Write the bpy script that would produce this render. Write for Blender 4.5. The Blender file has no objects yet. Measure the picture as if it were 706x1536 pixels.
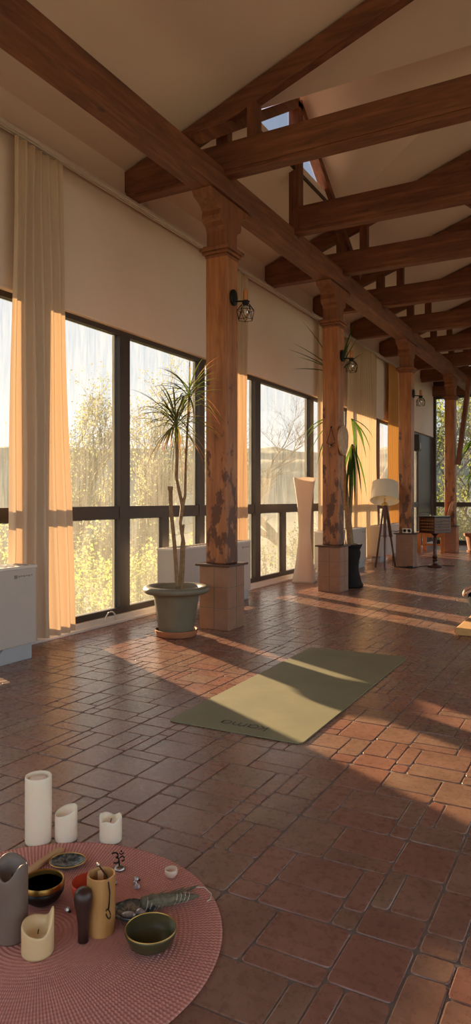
import bpy, math, random
from mathutils import Vector, Matrix
R = random.Random(7)
sc = bpy.context.scene
col = sc.collection
# ------------------------------------------------------------ camera
YAW = math.atan(564/1040.)
cd = bpy.data.cameras.new('camera'); cam = bpy.data.objects.new('camera', cd); col.objects.link(cam)
cam.location = (0, 0, 1.03); cam.rotation_euler = (math.pi/2, 0, YAW)
cd.sensor_fit = 'VERTICAL'; cd.sensor_height = 36.0; cd.lens = 36.0*1040/1536
cd.shift_y = -19/1536.; cd.clip_end = 2000
sc.camera = cam
# ------------------------------------------------------------ world, sun, exposure
w = bpy.data.worlds.new('world'); sc.world = w; w.use_nodes = True
nt = w.node_tree; bg = nt.nodes['Background']
SUN_EL = math.radians(10); SDIR = Vector((-.88, .475, 0)).normalized()
tc = nt.nodes.new('ShaderNodeTexCoord'); sxyz = nt.nodes.new('ShaderNodeSeparateXYZ'); rp = nt.nodes.new('ShaderNodeValToRGB')
nt.links.new(tc.outputs['Generated'], sxyz.inputs[0]); nt.links.new(sxyz.outputs[2], rp.inputs[0])
el = rp.color_ramp.elements
while len(el) < 5: el.new(.5)
for e_, (p_, c_) in zip(el, ((0, (.78, .84, .84, 1)), (.12, (.76, .85, .90, 1)), (.3, (.62, .72, .82, 1)), (.6, (.36, .48, .66, 1)), (1, (.24, .36, .58, 1)))): e_.position = p_; e_.color = c_
nt.links.new(rp.outputs[0], bg.inputs[0]); bg.inputs[1].default_value = 4.1
sl = bpy.data.lights.new('sun', 'SUN'); sl.energy = 98; sl.color = (1, .72, .42); sl.angle = math.radians(.9)
so = bpy.data.objects.new('sun', sl); col.objects.link(so)
tosun = Vector((SDIR.x*math.cos(SUN_EL), SDIR.y*math.cos(SUN_EL), math.sin(SUN_EL)))
so.rotation_euler = tosun.to_track_quat('Z', 'Y').to_euler(); so.location = (-20, 12, 8)
vs = sc.view_settings; vs.view_transform = 'Standard'; vs.look = 'None'; vs.gamma = 1; vs.exposure = -0.66
vs.use_curve_mapping = False
cy = sc.cycles
cy.max_bounces = 10; cy.diffuse_bounces = 5; cy.glossy_bounces = 3; cy.transparent_max_bounces = 24; cy.transmission_bounces = 6
cy.use_denoising = True; cy.sample_clamp_indirect = 6; cy.caustics_reflective = False; cy.caustics_refractive = False

# ------------------------------------------------------------ materials
MATS = {}
def srgb(h):
    h = h.lstrip('#'); v = [int(h[i:i+2], 16)/255 for i in (0, 2, 4)]
    return tuple((x/12.92 if x <= .04045 else ((x+.055)/1.055)**2.4) for x in v) + (1,)
class NT:
    def __init__(s, name):
        s.m = bpy.data.materials.new(name); s.m.use_nodes = True; s.t = s.m.node_tree
        s.b = s.t.nodes['Principled BSDF']; s.out = s.t.nodes['Material Output']; MATS[name] = s.m
    def n(s, k, **kw):
        x = s.t.nodes.new('ShaderNode'+k)
        for a, b in kw.items():
            if a.startswith('i_'):
                key = a[2:]; key = int(key) if key.isdigit() else key
                x.inputs[key].default_value = b
            else: setattr(x, a, b)
        return x
    def l(s, a, b): s.t.links.new(a, b)
    def coord(s, scale=(1, 1, 1), which='Object'):
        c = s.n('TexCoord'); m = s.n('Mapping'); m.inputs['Scale'].default_value = scale
        s.l(c.outputs[which], m.inputs[0]); return m.outputs[0]
    def noise(s, vec, scale, detail=4, rough=.55, dist=0):
        x = s.n('TexNoise'); x.inputs['Scale'].default_value = scale; x.inputs['Detail'].default_value = detail
        x.inputs['Roughness'].default_value = rough; x.inputs['Distortion'].default_value = dist
        s.l(vec, x.inputs['Vector']); return x.outputs['Fac']
    def ramp(s, fac, stops, interp='LINEAR'):
        r = s.n('ValToRGB'); e = r.color_ramp; e.interpolation = interp
        while len(e.elements) < len(stops): e.elements.new(.5)
        for el, (p, c) in zip(e.elements, stops): el.position = p; el.color = c
        s.l(fac, r.inputs[0]); return r.outputs[0]
    def mix(s, fac, a, b, mode='MIX'):
        x = s.n('MixRGB', blend_type=mode)
        for i, v in ((0, fac), (1, a), (2, b)):
            if hasattr(v, 'links'): s.l(v, x.inputs[i])
            else: x.inputs[i].default_value = v
        return x.outputs[0]
    def bump(s, h, strength=.3, dist=.01):
        x = s.n('Bump'); x.inputs['Strength'].default_value = strength; x.inputs['Distance'].default_value = dist
        s.l(h, x.inputs['Height']); s.l(x.outputs[0], s.b.inputs['Normal'])
    def base(s, c):
        if hasattr(c, 'links'): s.l(c, s.b.inputs['Base Color'])
        else: s.b.inputs['Base Color'].default_value = c
    def rough(s, v): s.b.inputs['Roughness'].default_value = v
def plain(name, c, rough=.6, metal=0, var=.12, scale=12, spec=None, bump=0):
    t = NT(name); v = t.coord(); n = t.noise(v, scale)
    c2 = tuple(x*(1-var) for x in c[:3])+(1,); c3 = tuple(min(1, x*(1+var)) for x in c[:3])+(1,)
    t.base(t.ramp(n, [(.3, c2), (.7, c3)])); t.rough(rough); t.b.inputs['Metallic'].default_value = metal
    if spec is not None: t.b.inputs['Specular IOR Level'].default_value = spec
    if bump: t.bump(t.noise(v, scale*6), bump, .003)
    return t.m
def wood(name, ax, dark, mid, light, rough=.55, knots=True, peel=None):
    t = NT(name); sca = [9, 9, 9]; sca[ax] = .9
    v = t.coord(tuple(sca)); n = t.noise(v, 2.2, 6, .6, .8); v2 = t.coord((3, 3, 3)); n2 = t.noise(v2, .9, 3)
    c = t.ramp(n, [(.25, dark), (.5, mid), (.78, light)])
    c = t.mix(.45, c, t.ramp(n2, [(.3, (.55, .5, .48, 1)), (.7, (1.2, 1.15, 1.1, 1))]), 'MULTIPLY')
    if knots:
        ks = [2.6, 2.6, 2.6]; ks[ax] = 1.5
        vo = t.n('TexVoronoi'); vo.inputs['Scale'].default_value = 1.2; t.l(t.coord(tuple(ks)), vo.inputs['Vector'])
        c = t.mix(t.ramp(vo.outputs['Distance'], [(.03, (1, 1, 1, 1)), (.085, (0, 0, 0, 1))]), c, tuple(x*.45 for x in dark[:3])+(1,))
    if peel:
        # flaking old paint: patches denser low on the shaft
        sx = t.n('SeparateXYZ'); t.l(t.coord(), sx.inputs[0])
        mr = t.n('MapRange'); mr.inputs[1].default_value = .45; mr.inputs[2].default_value = 2.5
        mr.inputs[3].default_value = .13; mr.inputs[4].default_value = -.09; t.l(sx.outputs[2], mr.inputs[0])
        pn = t.noise(t.coord((1.6, 1.6, .8)), 6, 8, .68)
        ad = t.n('Math', operation='ADD'); t.l(pn, ad.inputs[0]); t.l(mr.outputs[0], ad.inputs[1])
        c = t.mix(t.ramp(ad.outputs[0], [(.57, (0, 0, 0, 1)), (.62, (1, 1, 1, 1))]), c, peel)
    t.base(c); t.rough(rough); t.bump(n, .25, .004)
    return t.m
WD, WM, WL = srgb('#47291d'), srgb('#72432c'), srgb('#8d5c40')
for nm, ax in (('beam_x', 0), ('beam_y', 1), ('beam_z', 2)): wood(nm, ax, WD, WM, WL, .6)
wood('column_wood', 2, srgb('#85502f'), srgb('#a56a43'), srgb('#bb8456'), .5, True, srgb('#5c3627'))
wood('column_top', 2, srgb('#5c3624'), srgb('#7f4c30'), srgb('#966041'), .55)
wood('chair_wood', 2, srgb('#8a5028'), srgb('#b06c38'), srgb('#c98a50'), .5, False)
wood('dark_wood', 2, srgb('#2e1510'), srgb('#4f2519'), srgb('#6c3524'), .35, False)
wood('pale_wood', 1, srgb('#b58a5a'), srgb('#caa070'), srgb('#d9b98c'), .6, False)
wood('bamboo', 2, srgb('#a5743f'), srgb('#bd8d54'), srgb('#cfa36a'), .45, False)
wood('slice_wood', 0, srgb('#a5886c'), srgb('#bb9d80'), srgb('#cdb196'), .7, False)
plain('plaster', srgb('#e0cdbf'), .9, var=.03, scale=2, bump=.05)
plain('ceiling_paint', srgb('#e2cfc0'), .9, var=.03, scale=1.5)
plain('frame_metal', srgb('#3d332e'), .45, .2, .08, spec=.5)
plain('white_paint', srgb('#d8d0c8'), .5, var=.03)
plain('heater_white', srgb('#b9b1aa'), .35, var=.02)
plain('heater_side', srgb('#a9acb0'), .4, var=.02)
plain('black_metal', srgb('#15130f'), .5, .4)
plain('brass', srgb('#b08a4a'), .35, 1, .1)
plain('steel', srgb('#a8a49c'), .3, 1, .2, 30)
plain('pot_green', srgb('#706b59'), .5, var=.08, scale=9)
plain('terracotta', srgb('#a36a48'), .75, var=.12)
plain('soil', srgb('#33251b'), .95, var=.4, scale=50, bump=.6)
plain('bark', srgb('#8a6f50'), .85, var=.3, scale=40, bump=.5)
plain('tree_bark', srgb('#5a4d42'), .9, var=.25, scale=6)
plain('tree_bark_grey', srgb('#85807e'), .9, var=.25, scale=6)
plain('black_pot', srgb('#1b1614'), .75, var=.2, spec=.2)
plain('skin', srgb('#c8967c'), .5, var=.05, scale=20)
plain('black_cloth', srgb('#121214'), .95, var=.2, scale=60, spec=.1)
plain('hair', srgb('#2b1c14'), .6, var=.2, scale=60)
plain('tan_mat', srgb('#c79a62'), .75, var=.08, scale=30)
plain('grass', srgb('#77754c'), 1, var=.35, scale=.6)
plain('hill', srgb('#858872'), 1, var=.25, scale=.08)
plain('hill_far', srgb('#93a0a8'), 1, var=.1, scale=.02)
plain('roof_outside', srgb('#6b4a3a'), .9)
plain('tile_ped', srgb('#946c54'), .5, var=.12, scale=14)
plain('grout', srgb('#74655c'), .85, var=.2, scale=60)
plain('slab_brown', srgb('#4e3428'), .5)
plain('candle_grey', srgb('#77685d'), .45, var=.08)
plain('dark_bowl', srgb('#1f1b1c'), .4, .3, .3)
plain('mallet', srgb('#3c2723'), .35, var=.15)
plain('red_glaze', srgb('#c8452a'), .4, var=.1)
plain('green_bowl', srgb('#4c4a30'), .35, .3, .25)
plain('sage', srgb('#77705a'), .95, var=.35, scale=120, bump=.6)
plain('string', srgb('#d3cab8'), .8)
plain('crystal', srgb('#b9b3b4'), .15, .3, .3, 80)
plain('outlet_white', srgb('#d9d2c4'), .4)
plain('logo_grey', srgb('#8d7f78'), .5)
plain('mat_mark', srgb('#4f4d44'), .8)
# woven placemat
t = NT('woven'); v = t.coord(); n = t.noise(v, 90, 3)
sx = t.n('SeparateXYZ'); t.l(v, sx.inputs[0])
at = t.n('Math', operation='ARCTAN2'); t.l(sx.outputs[1], at.inputs[0]); t.l(sx.outputs[0], at.inputs[1])
ml = t.n('Math', operation='MULTIPLY'); t.l(at.outputs[0], ml.inputs[0]); ml.inputs[1].default_value = 260
sn = t.n('Math', operation='SINE'); t.l(ml.outputs[0], sn.inputs[0])
t.base(t.mix(t.ramp(sn.outputs[0], [(0, (0, 0, 0, 1)), (.6, (1, 1, 1, 1))]), srgb('#b8796c'), t.ramp(n, [(.3, srgb('#cf9083')), (.7, srgb('#dfa697'))])))
t.rough(.9); t.bump(sn.outputs[0], .35, .0015)
# tiles, mottled terracotta with a slight glaze; every tile has its own tone (attribute)
t = NT('floor_tile'); v = t.coord(); a = t.n('Attribute', attribute_name='tone')
n = t.noise(v, 5, 8, .65); n3 = t.noise(v, 38, 5, .7)
c = t.ramp(n, [(.3, srgb('#735a4c')), (.5, srgb('#866958')), (.7, srgb('#957a68'))])
c2 = t.ramp(n, [(.3, srgb('#7d5448')), (.7, srgb('#946858'))])
c = t.mix(a.outputs['Fac'], c, c2)
c = t.mix(.5, c, t.ramp(n3, [(.3, (.78, .76, .75, 1)), (.62, (1.12, 1.10, 1.08, 1))]), 'MULTIPLY')
t.base(c)
rr = t.ramp(n3, [(.3, (.22, .22, .22, 1)), (.7, (.36, .36, .36, 1))]); t.l(rr, t.b.inputs['Roughness'])
t.b.inputs['Specular IOR Level'].default_value = .62
ad = t.n('Math', operation='ADD'); t.l(n, ad.inputs[0]); t.l(n3, ad.inputs[1]); t.bump(ad.outputs[0], .09, .003)
# yoga mat
t = NT('mat_rubber'); v = t.coord(); n = t.noise(v, 3, 6, .6); n2 = t.noise(v, 200, 2)
t.base(t.ramp(n, [(.3, srgb('#77745a')), (.7, srgb('#8a8564'))])); t.rough(.6); t.bump(n2, .15, .001)
# candle wax
def wax(name, c):
    t = NT(name); t.base(c); t.rough(.4)
    t.b.inputs['Subsurface Weight'].default_value = .5; t.b.inputs['Subsurface Radius'].default_value = (.05, .03, .015)
    t.b.inputs['Subsurface Scale'].default_value = .4
wax('wax_white', srgb('#f6e6cf')); wax('wax_yellow', srgb('#dcc193')); wax('wax_tea', srgb('#d8c2ae'))
# cloth that lets light through
def cloth(name, c, tc, f, clear=0, scale=(60, 60, 60)):
    t = NT(name); d = t.n('BsdfDiffuse'); d.inputs[0].default_value = c
    tr = t.n('BsdfTranslucent'); tr.inputs[0].default_value = tc
    m = t.n('MixShader'); m.inputs[0].default_value = f; t.l(d.outputs[0], m.inputs[1]); t.l(tr.outputs[0], m.inputs[2])
    o = m.outputs[0]
    if clear:
        tp = t.n('BsdfTransparent'); m2 = t.n('MixShader'); m2.inputs[0].default_value = clear
        t.l(o, m2.inputs[1]); t.l(tp.outputs[0], m2.inputs[2]); o = m2.outputs[0]
    t.l(o, t.out.inputs[0]); return t.m
cloth('curtain_heavy', srgb('#dcc6ae'), srgb('#b89a78'), .24)
cloth('curtain_orange', srgb('#cf9a60'), srgb('#b08548'), .16)
cloth('curtain_sheer', srgb('#dcc7ac'), srgb('#cbb08c'), .22, .16)
cloth('paper', srgb('#dccbb8'), srgb('#c8ad98'), .22)
cloth('lampshade', srgb('#f0e6d2'), srgb('#dcc8a0'), .35); plain('lit_lining', srgb('#f4ead6'), .8, var=.01)
cloth('leaf_green', srgb('#6f8040'), srgb('#93a03c'), .4)
cloth('leaf_dark', srgb('#31472a'), srgb('#58742c'), .35)
cloth('leaf_spring', srgb('#7f8748'), srgb('#8c9650'), .5)
cloth('leaf_pale', srgb('#7f8562'), srgb('#8b9068'), .5)
# dracaena leaf: green with tan tips (generated by attribute along the leaf)
t = NT('leaf_drac'); a = t.n('Attribute', attribute_name='tone')
cc = t.ramp(a.outputs['Fac'], [(0, srgb('#5f7038')), (.45, srgb('#75793c')), (.72, srgb('#8f7440')), (1, srgb('#a0653e'))])
d = t.n('BsdfDiffuse'); tr = t.n('BsdfTranslucent'); t.l(cc, d.inputs[0]); t.l(cc, tr.inputs[0])
m = t.n('MixShader'); m.inputs[0].default_value = .45; t.l(d.outputs[0], m.inputs[1]); t.l(tr.outputs[0], m.inputs[2]); t.l(m.outputs[0], t.out.inputs[0])
# window glass: see-through, a little mirror, dust film that lights up in the sun
def glass(name, dust0, dust1, gloss=.06, tint=(.93, .95, .97, 1)):
    t = NT(name); tp = t.n('BsdfTransparent'); tp.inputs[0].default_value = tint
    g = t.n('BsdfGlossy'); g.inputs['Roughness'].default_value = .02; g.inputs[0].default_value = (.9, .9, .9, 1)
    lw = t.n('LayerWeight'); lw.inputs[0].default_value = .5; pw = t.n('Math', operation='POWER'); t.l(lw.outputs['Facing'], pw.inputs[0]); pw.inputs[1].default_value = 4.5
    fr = t.n('Math', operation='MULTIPLY_ADD'); t.l(pw.outputs[0], fr.inputs[0]); fr.inputs[1].default_value = .5; fr.inputs[2].default_value = .02
    m = t.n('MixShader'); t.l(fr.outputs[0], m.inputs[0]); t.l(tp.outputs[0], m.inputs[1]); t.l(g.outputs[0], m.inputs[2])
    o = m.outputs[0]
    if dust1 > 0:
        tr = t.n('BsdfTranslucent'); tr.inputs[0].default_value = (.85, .83, .74, 1)
        v = t.coord((1, 3, .45)); nn = t.noise(v, 2.6, 8, .7)
        v2 = t.coord((1, 30, 1.5)); n2 = t.noise(v2, 2, 3, .7)
        a = t.n('Math', operation='MULTIPLY'); t.l(nn, a.inputs[0]); t.l(n2, a.inputs[1])
        # dirt collects low on the pane
        sx = t.n('SeparateXYZ'); t.l(t.coord(), sx.inputs[0])
        mr = t.n('MapRange'); mr.inputs[1].default_value = .1; mr.inputs[2].default_value = 2.3; mr.inputs[3].default_value = .16; mr.inputs[4].default_value = 0
        t.l(sx.outputs[2], mr.inputs[0])
        b = t.n('Math', operation='ADD'); t.l(a.outputs[0], b.inputs[0]); t.l(mr.outputs[0], b.inputs[1])
        dm = t.n('MapRange'); dm.inputs[1].default_value = .12; dm.inputs[2].default_value = .5; dm.inputs[3].default_value = dust0; dm.inputs[4].default_value = dust1
        t.l(b.outputs[0], dm.inputs[0])
        m2 = t.n('MixShader'); t.l(dm.outputs[0], m2.inputs[0]); t.l(o, m2.inputs[1]); t.l(tr.outputs[0], m2.inputs[2]); o = m2.outputs[0]
    t.l(o, t.out.inputs[0])
glass('glass_dusty', .004, .045, tint=(.60, .60, .60, 1)); glass('glass_clear', 0, 0); glass('glass_end', .002, .02, tint=(.58, .58, .58, 1)); glass('glass_dormer', 0, 0, tint=(.5, .5, .52, 1))  # grey tints added to dim the bright outdoors seen through the panes
t = NT('bulb_glass'); t.base((.9, .75, .6, 1)); t.rough(.1); t.b.inputs['Transmission Weight'].default_value = .7
t = NT('tube_light'); t.base((1, 1, 1, 1)); t.b.inputs['Emission Color'].default_value = (1, .96, .9, 1); t.b.inputs['Emission Strength'].default_value = 1.2
# carved box: brass-studded dark panel
t = NT('abalone'); v = t.coord(); n = t.noise(v, 60, 4, .6, 1)
t.base(t.ramp(n, [(.3, srgb('#2c3032')), (.5, srgb('#5d6a6e')), (.62, srgb('#a9a39a')), (.75, srgb('#7a6a58'))])); t.rough(.25); t.b.inputs['Metallic'].default_value = .6

# ------------------------------------------------------------ mesh helpers
class MB:
    def __init__(s): s.v = []; s.f = []; s.tone = []
    def add(s, vs, fs, tone=None):
        o = len(s.v); s.v += [tuple(v) for v in vs]; s.f += [tuple(o+i for i in f) for f in fs]
        if tone is not None: s.tone += (list(tone) if hasattr(tone, '__len__') else [tone]*len(vs))
        return s
    def box(s, a, b, M=None):
        x0, y0, z0 = a; x1, y1, z1 = b
        vs = [Vector(p) for p in ((x0, y0, z0), (x1, y0, z0), (x1, y1, z0), (x0, y1, z0), (x0, y0, z1), (x1, y0, z1), (x1, y1, z1), (x0, y1, z1))]
        if M is not None: vs = [M @ v for v in vs]
        return s.add(vs, [(0, 3, 2, 1), (4, 5, 6, 7), (0, 1, 5, 4), (1, 2, 6, 5), (2, 3, 7, 6), (3, 0, 4, 7)])
    def bar(s, p, q, w, h, up=(0, 0, 1)):      # rectangular bar from p to q
        p, q = Vector(p), Vector(q); d = (q-p).normalized(); u = Vector(up)
        sd = d.cross(u).normalized(); u = sd.cross(d)
        vs = []
        for c in (p, q):
            for i, j in ((-1, -1), (1, -1), (1, 1), (-1, 1)): vs.append(c+sd*(i*w/2)+u*(j*h/2))
        return s.add(vs, [(0, 3, 2, 1), (4, 5, 6, 7), (0, 1, 5, 4), (1, 2, 6, 5), (2, 3, 7, 6), (3, 0, 4, 7)])
    def tube(s, pts, r, n=8, cap=True, tone=None):
        pts = [Vector(p) for p in pts]; k = len(pts); rs = r if hasattr(r, '__len__') else [r]*k
        vs = []; ref = None
        for i, p in enumerate(pts):
            d = (pts[min(i+1, k-1)]-pts[max(i-1, 0)])
            d = d.normalized() if d.length > 1e-9 else Vector((0, 0, 1))
            if ref is None: ref = Vector((0, 0, 1)) if abs(d.z) < .9 else Vector((1, 0, 0))
            a = d.cross(ref); a = a.normalized() if a.length > 1e-6 else d.orthogonal().normalized()
            b = d.cross(a); ref = -b if False else ref
            for j in range(n):
                t = 2*math.pi*j/n; vs.append(p+a*(math.cos(t)*rs[i])+b*(math.sin(t)*rs[i]))
        fs = [(i*n+j, i*n+(j+1) % n, (i+1)*n+(j+1) % n, (i+1)*n+j) for i in range(k-1) for j in range(n)]
        if cap: fs += [tuple(range(n))[::-1], tuple((k-1)*n+j for j in range(n))]
        return s.add(vs, fs, tone)
    def lathe(s, prof, n=32, M=None, wob=None):
        vs = []; k = len(prof)
        for r, z in prof:
            for j in range(n):
                t = 2*math.pi*j/n; p = Vector((r*math.cos(t), r*math.sin(t), z))
                if wob: p = Vector(wob(p, t))
                vs.append(M @ p if M is not None else p)
        fs = [(i*n+j, i*n+(j+1) % n, (i+1)*n+(j+1) % n, (i+1)*n+j) for i in range(k-1) for j in range(n)]
        if prof[0][0] > 1e-4: fs.append(tuple(range(n))[::-1])
        if prof[-1][0] > 1e-4: fs.append(tuple((k-1)*n+j for j in range(n)))
        return s.add(vs, fs)
    def prism(s, poly, axis, a, b):            # poly in the two other axes (cyclic order), extruded on axis
        def P(q, t):
            return {0: (t, q[0], q[1]), 1: (q[0], t, q[1]), 2: (q[0], q[1], t)}[axis]
        n = len(poly); vs = [P(q, a) for q in poly]+[P(q, b) for q in poly]
        return s.add(vs, [tuple(range(n)), tuple(range(2*n-1, n-1, -1))]+[(i, n+i, n+(i+1) % n, (i+1) % n) for i in range(n)])
    def sphere(s, c, r, n=12, m=8, sc3=(1, 1, 1)):
        vs = []; c = Vector(c)
        for i in range(m+1):
            f = math.pi*i/m
            for j in range(n):
                t = 2*math.pi*j/n; vs.append(c+Vector((r*sc3[0]*math.sin(f)*math.cos(t), r*sc3[1]*math.sin(f)*math.sin(t), r*sc3[2]*math.cos(f))))
        return s.add(vs, [(i*n+j, (i+1)*n+j, (i+1)*n+(j+1) % n, i*n+(j+1) % n) for i in range(m) for j in range(n)])
    def leaf(s, base, d, L, wdt, droop, seg=6, tone=None, fold=.25):
        base = Vector(base); d = Vector(d).normalized(); sd = d.cross(Vector((0, 0, 1)))
        sd = sd.normalized() if sd.length > .05 else Vector((1, 0, 0))
        vs = []; tn = []; p = base.copy(); cur = d.copy()
        for i in range(seg+1):
            t = i/seg; wv = wdt*(.35+1.3*t if t < .35 else .8*(1-((t-.35)/.65)**1.6)+.03)
            nrm = sd.cross(cur).normalized()
            vs += [p-sd*wv/2+nrm*wv*fold, p, p+sd*wv/2+nrm*wv*fold]; tn += [tone(t) if tone else 0]*3
            cur = (cur+Vector((0, 0, -droop/seg*(.4+1.4*t)))).normalized(); p = p+cur*(L/seg)
        fs = []
        for i in range(seg):
            a = 3*i; fs += [(a, a+1, a+4, a+3), (a+1, a+2, a+5, a+4)]
        return s.add(vs, fs, tn)
    def build(s, name, mat, parent=None, smooth=False, bevel=0, label=None, kind=None, loc=None, subd=0):
        me = bpy.data.meshes.new(name); me.from_pydata(s.v, [], s.f); me.update()
        o = bpy.data.objects.new(name, me); col.objects.link(o)
        me.materials.append(MATS[mat])
        if smooth:
            for p in me.polygons: p.use_smooth = True
            if smooth != 'all':
                m = o.modifiers.new('es', 'EDGE_SPLIT'); m.split_angle = math.radians(40)
        if s.tone and len(s.tone) == len(s.v):
            at = me.attributes.new('tone', 'FLOAT', 'POINT'); at.data.foreach_set('value', s.tone)
        if bevel:
            m = o.modifiers.new('bv', 'BEVEL'); m.width = bevel; m.segments = 2; m.limit_method = 'ANGLE'; m.harden_normals = False
        if subd:
            m = o.modifiers.new('ss', 'SUBSURF'); m.levels = subd; m.render_levels = subd
        if parent: o.parent = parent
        if loc: o.location = loc
        if label: o['label'] = label
        if kind: o['kind'] = kind
        return o
def tag(o, label, cat, group=None):
    o['label'] = label; o['category'] = cat
    if group: o['group'] = group
    return o
def thing(name, label, cat, loc=(0, 0, 0), rz=0, group=None):
    o = bpy.data.objects.new(name, None); col.objects.link(o); o.location = loc; o.rotation_euler = (0, 0, rz)
    o.empty_display_size = .1
    return tag(o, label, cat, group)
def S(mb, name, mat, **k): return mb.build(name, mat, kind='structure', **k)

# ------------------------------------------------------------ setting
XW = -3.62; YN, YF = -3.2, 16.25; XR = 6.6
# floor: modular stamped tiles, one mesh
MOD = [(0, 280, 160, 500), (160, 350, 350, 500), (160, 280, 350, 350), (350, 310, 500, 500), (0, 80, 90, 280), (90, 120, 290, 280),
       (90, 0, 290, 120), (0, 0, 90, 80), (290, 80, 350, 280), (350, 120, 400, 310), (400, 120, 500, 310), (350, 0, 500, 120), (290, 0, 350, 80)]
def tile_floor():
    mb = MB(); gm = MB()
    def rounded(x0, y0, x1, y1, r, k=3):
        pts = []
        for cx, cyy, a0 in ((x1-r, y1-r, 0), (x0+r, y1-r, 90), (x0+r, y0+r, 180), (x1-r, y0+r, 270)):
            for i in range(k):
                a = math.radians(a0+90*i/(k-1)); pts.append((cx+r*math.cos(a), cyy+r*math.sin(a)))
        return pts
    L = .503; rr = random.Random(3)
    i0, i1 = math.floor((-3.62+1.9)/L)-1, 17; j0, j1 = -11, 29
    for i in range(i0, i1):
        for j in range(j0, j1):
            ox, oy = -1.9+i*L, 2.09+j*L
            if ox+L < XW-.1 or ox+L > XR or oy < YN-.3 or oy > YF: continue
            fx, fy = rr.random() < .4, rr.random() < .3
            for (a, b, c, d) in MOD:
                if fx: a, c = 500-c, 500-a
                if fy: b, d = 500-d, 500-b
                g = 1.7; gl = 2.8
                x0 = ox+(a+(gl if a == 0 else g))*L/500; x1 = ox+(c-(gl if c == 500 else g))*L/500
                y0 = oy+(b+(gl if b == 0 else g))*L/500; y1 = oy+(d-(gl if d == 500 else g))*L/500
                x0 = max(x0, XW-.06)
                if x1-x0 < .02: continue
                near = oy < 8 and ox < 1
                pts = rounded(x0, y0, x1, y1, .012, 3 if near else 2)
                n = len(pts); cx, cyy = (x0+x1)/2, (y0+y1)/2
                tone = rr.random(); tilt = (rr.gauss(0, .0008), rr.gauss(0, .0008)); dz = rr.gauss(0, .0003)
                vs = []; s3 = .003
                for ring, (ins, z) in enumerate(((0, -.0034), (.0010, -.0010), (s3, 0))):
                    for (px, py) in pts:
                        jx, jy = (rr.gauss(0, .0005), rr.gauss(0, .0005)) if near else (0, 0)
                        vx = px+(ins if px < cx else -ins)+jx; vy = py+(ins if py < cyy else -ins)+jy
                        vs.append((vx, vy, z+dz+(px-cx)*tilt[0]+(py-cyy)*tilt[1]))
                fs = [(r*n+q, r*n+(q+1) % n, (r+1)*n+(q+1) % n, (r+1)*n+q) for r in range(2) for q in range(n)]
                fs.append(tuple(2*n+q for q in range(n)))
                mb.add(vs, fs, tone)
    o = mb.build('floor', 'floor_tile', kind='structure')
    g = MB().box((XW-.1, YN, -.1), (XR, YF, -.0026)); g.build('grout', 'grout', parent=o)
    return o
tile_floor()
# left wall: plaster over a band of glazing
S(MB().box((XW-.16, YN, 2.478), (XW, YF, 3.86)), 'wall_left', 'plaster')
S(MB().box((XW-.16, YN, -.1), (XW-.005, YF, .062)), 'baseboard_left', 'white_paint', bevel=.006)
S(MB().box((XW-.02, YN, .0), (XW+.022, YF, .022)), 'trim_1', 'white_paint', bevel=.004)
S(MB().box((XW-.07, YN, 2.462), (XW+.004, YF, 2.482)), 'trim_2', 'plaster', bevel=.003)
XG0, XG1 = XW-.1, XW-.04
MUL = [(-3.2, -3.1), (-1.5, -1.38), (.3, .42), (1.9, 2.02), (3.57, 3.80), (4.68, 4.82), (5.97, 6.07), (7.21, 7.35), (8.88, 9.01), (10.45, 10.59), (11.9, 12.14), (13.3, 13.44), (14.98, 16.2)]  # the upright hidden behind the near curtain is widened to block sun
SUBM = {5: (5.33, 5.44), 7: (7.98, 8.11), 9: (11.15, 11.26), 8: (9.7, 9.81)}
for k in range(len(MUL)-1):
    a, b = MUL[k][0] if k == 0 else (MUL[k][0]+MUL[k][1])/2, (MUL[k+1][0]+MUL[k+1][1])/2
    if k == len(MUL)-2: b = MUL[-1][1]
    a1, b0 = MUL[k][1], MUL[k+1][0]
    wn = bpy.data.objects.new('window_%d' % (k+1), None); col.objects.link(wn); wn['kind'] = 'structure'; wn.location = (XG0, a, .062)
    f = MB()
    B = lambda x0, y0, z0, x1, y1, z1, m=f: m.box((x0-XG0, y0-a, z0-.062), (x1-XG0, y1-a, z1-.062))
    B(XG0, a, .062, XG1, b, .115); B(XG0, a, 2.42, XG1, b, 2.478)
    B(XG0, a1, .115, XG1, a1+.001, .116)
    B(XG0-.01, a, .115, XG1+.012, a1, 2.42); B(XG0-.01, b0, .115, XG1+.012, b, 2.42)
    B(XG0, a1, .865, XG1+.006, b0, .972)
    if k in SUBM: B(XG0, SUBM[k][0], .115, XG1, SUBM[k][1], .865)
    f.build('window_frame', 'frame_metal', wn, bevel=.004)
    g = MB(); B(XG0+.028, a1, .115, XG0+.032, b0, .865, g); B(XG0+.028, a1, .972, XG0+.032, b0, 2.42, g)
    g.build('window_pane', 'glass_dusty', wn)
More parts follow.
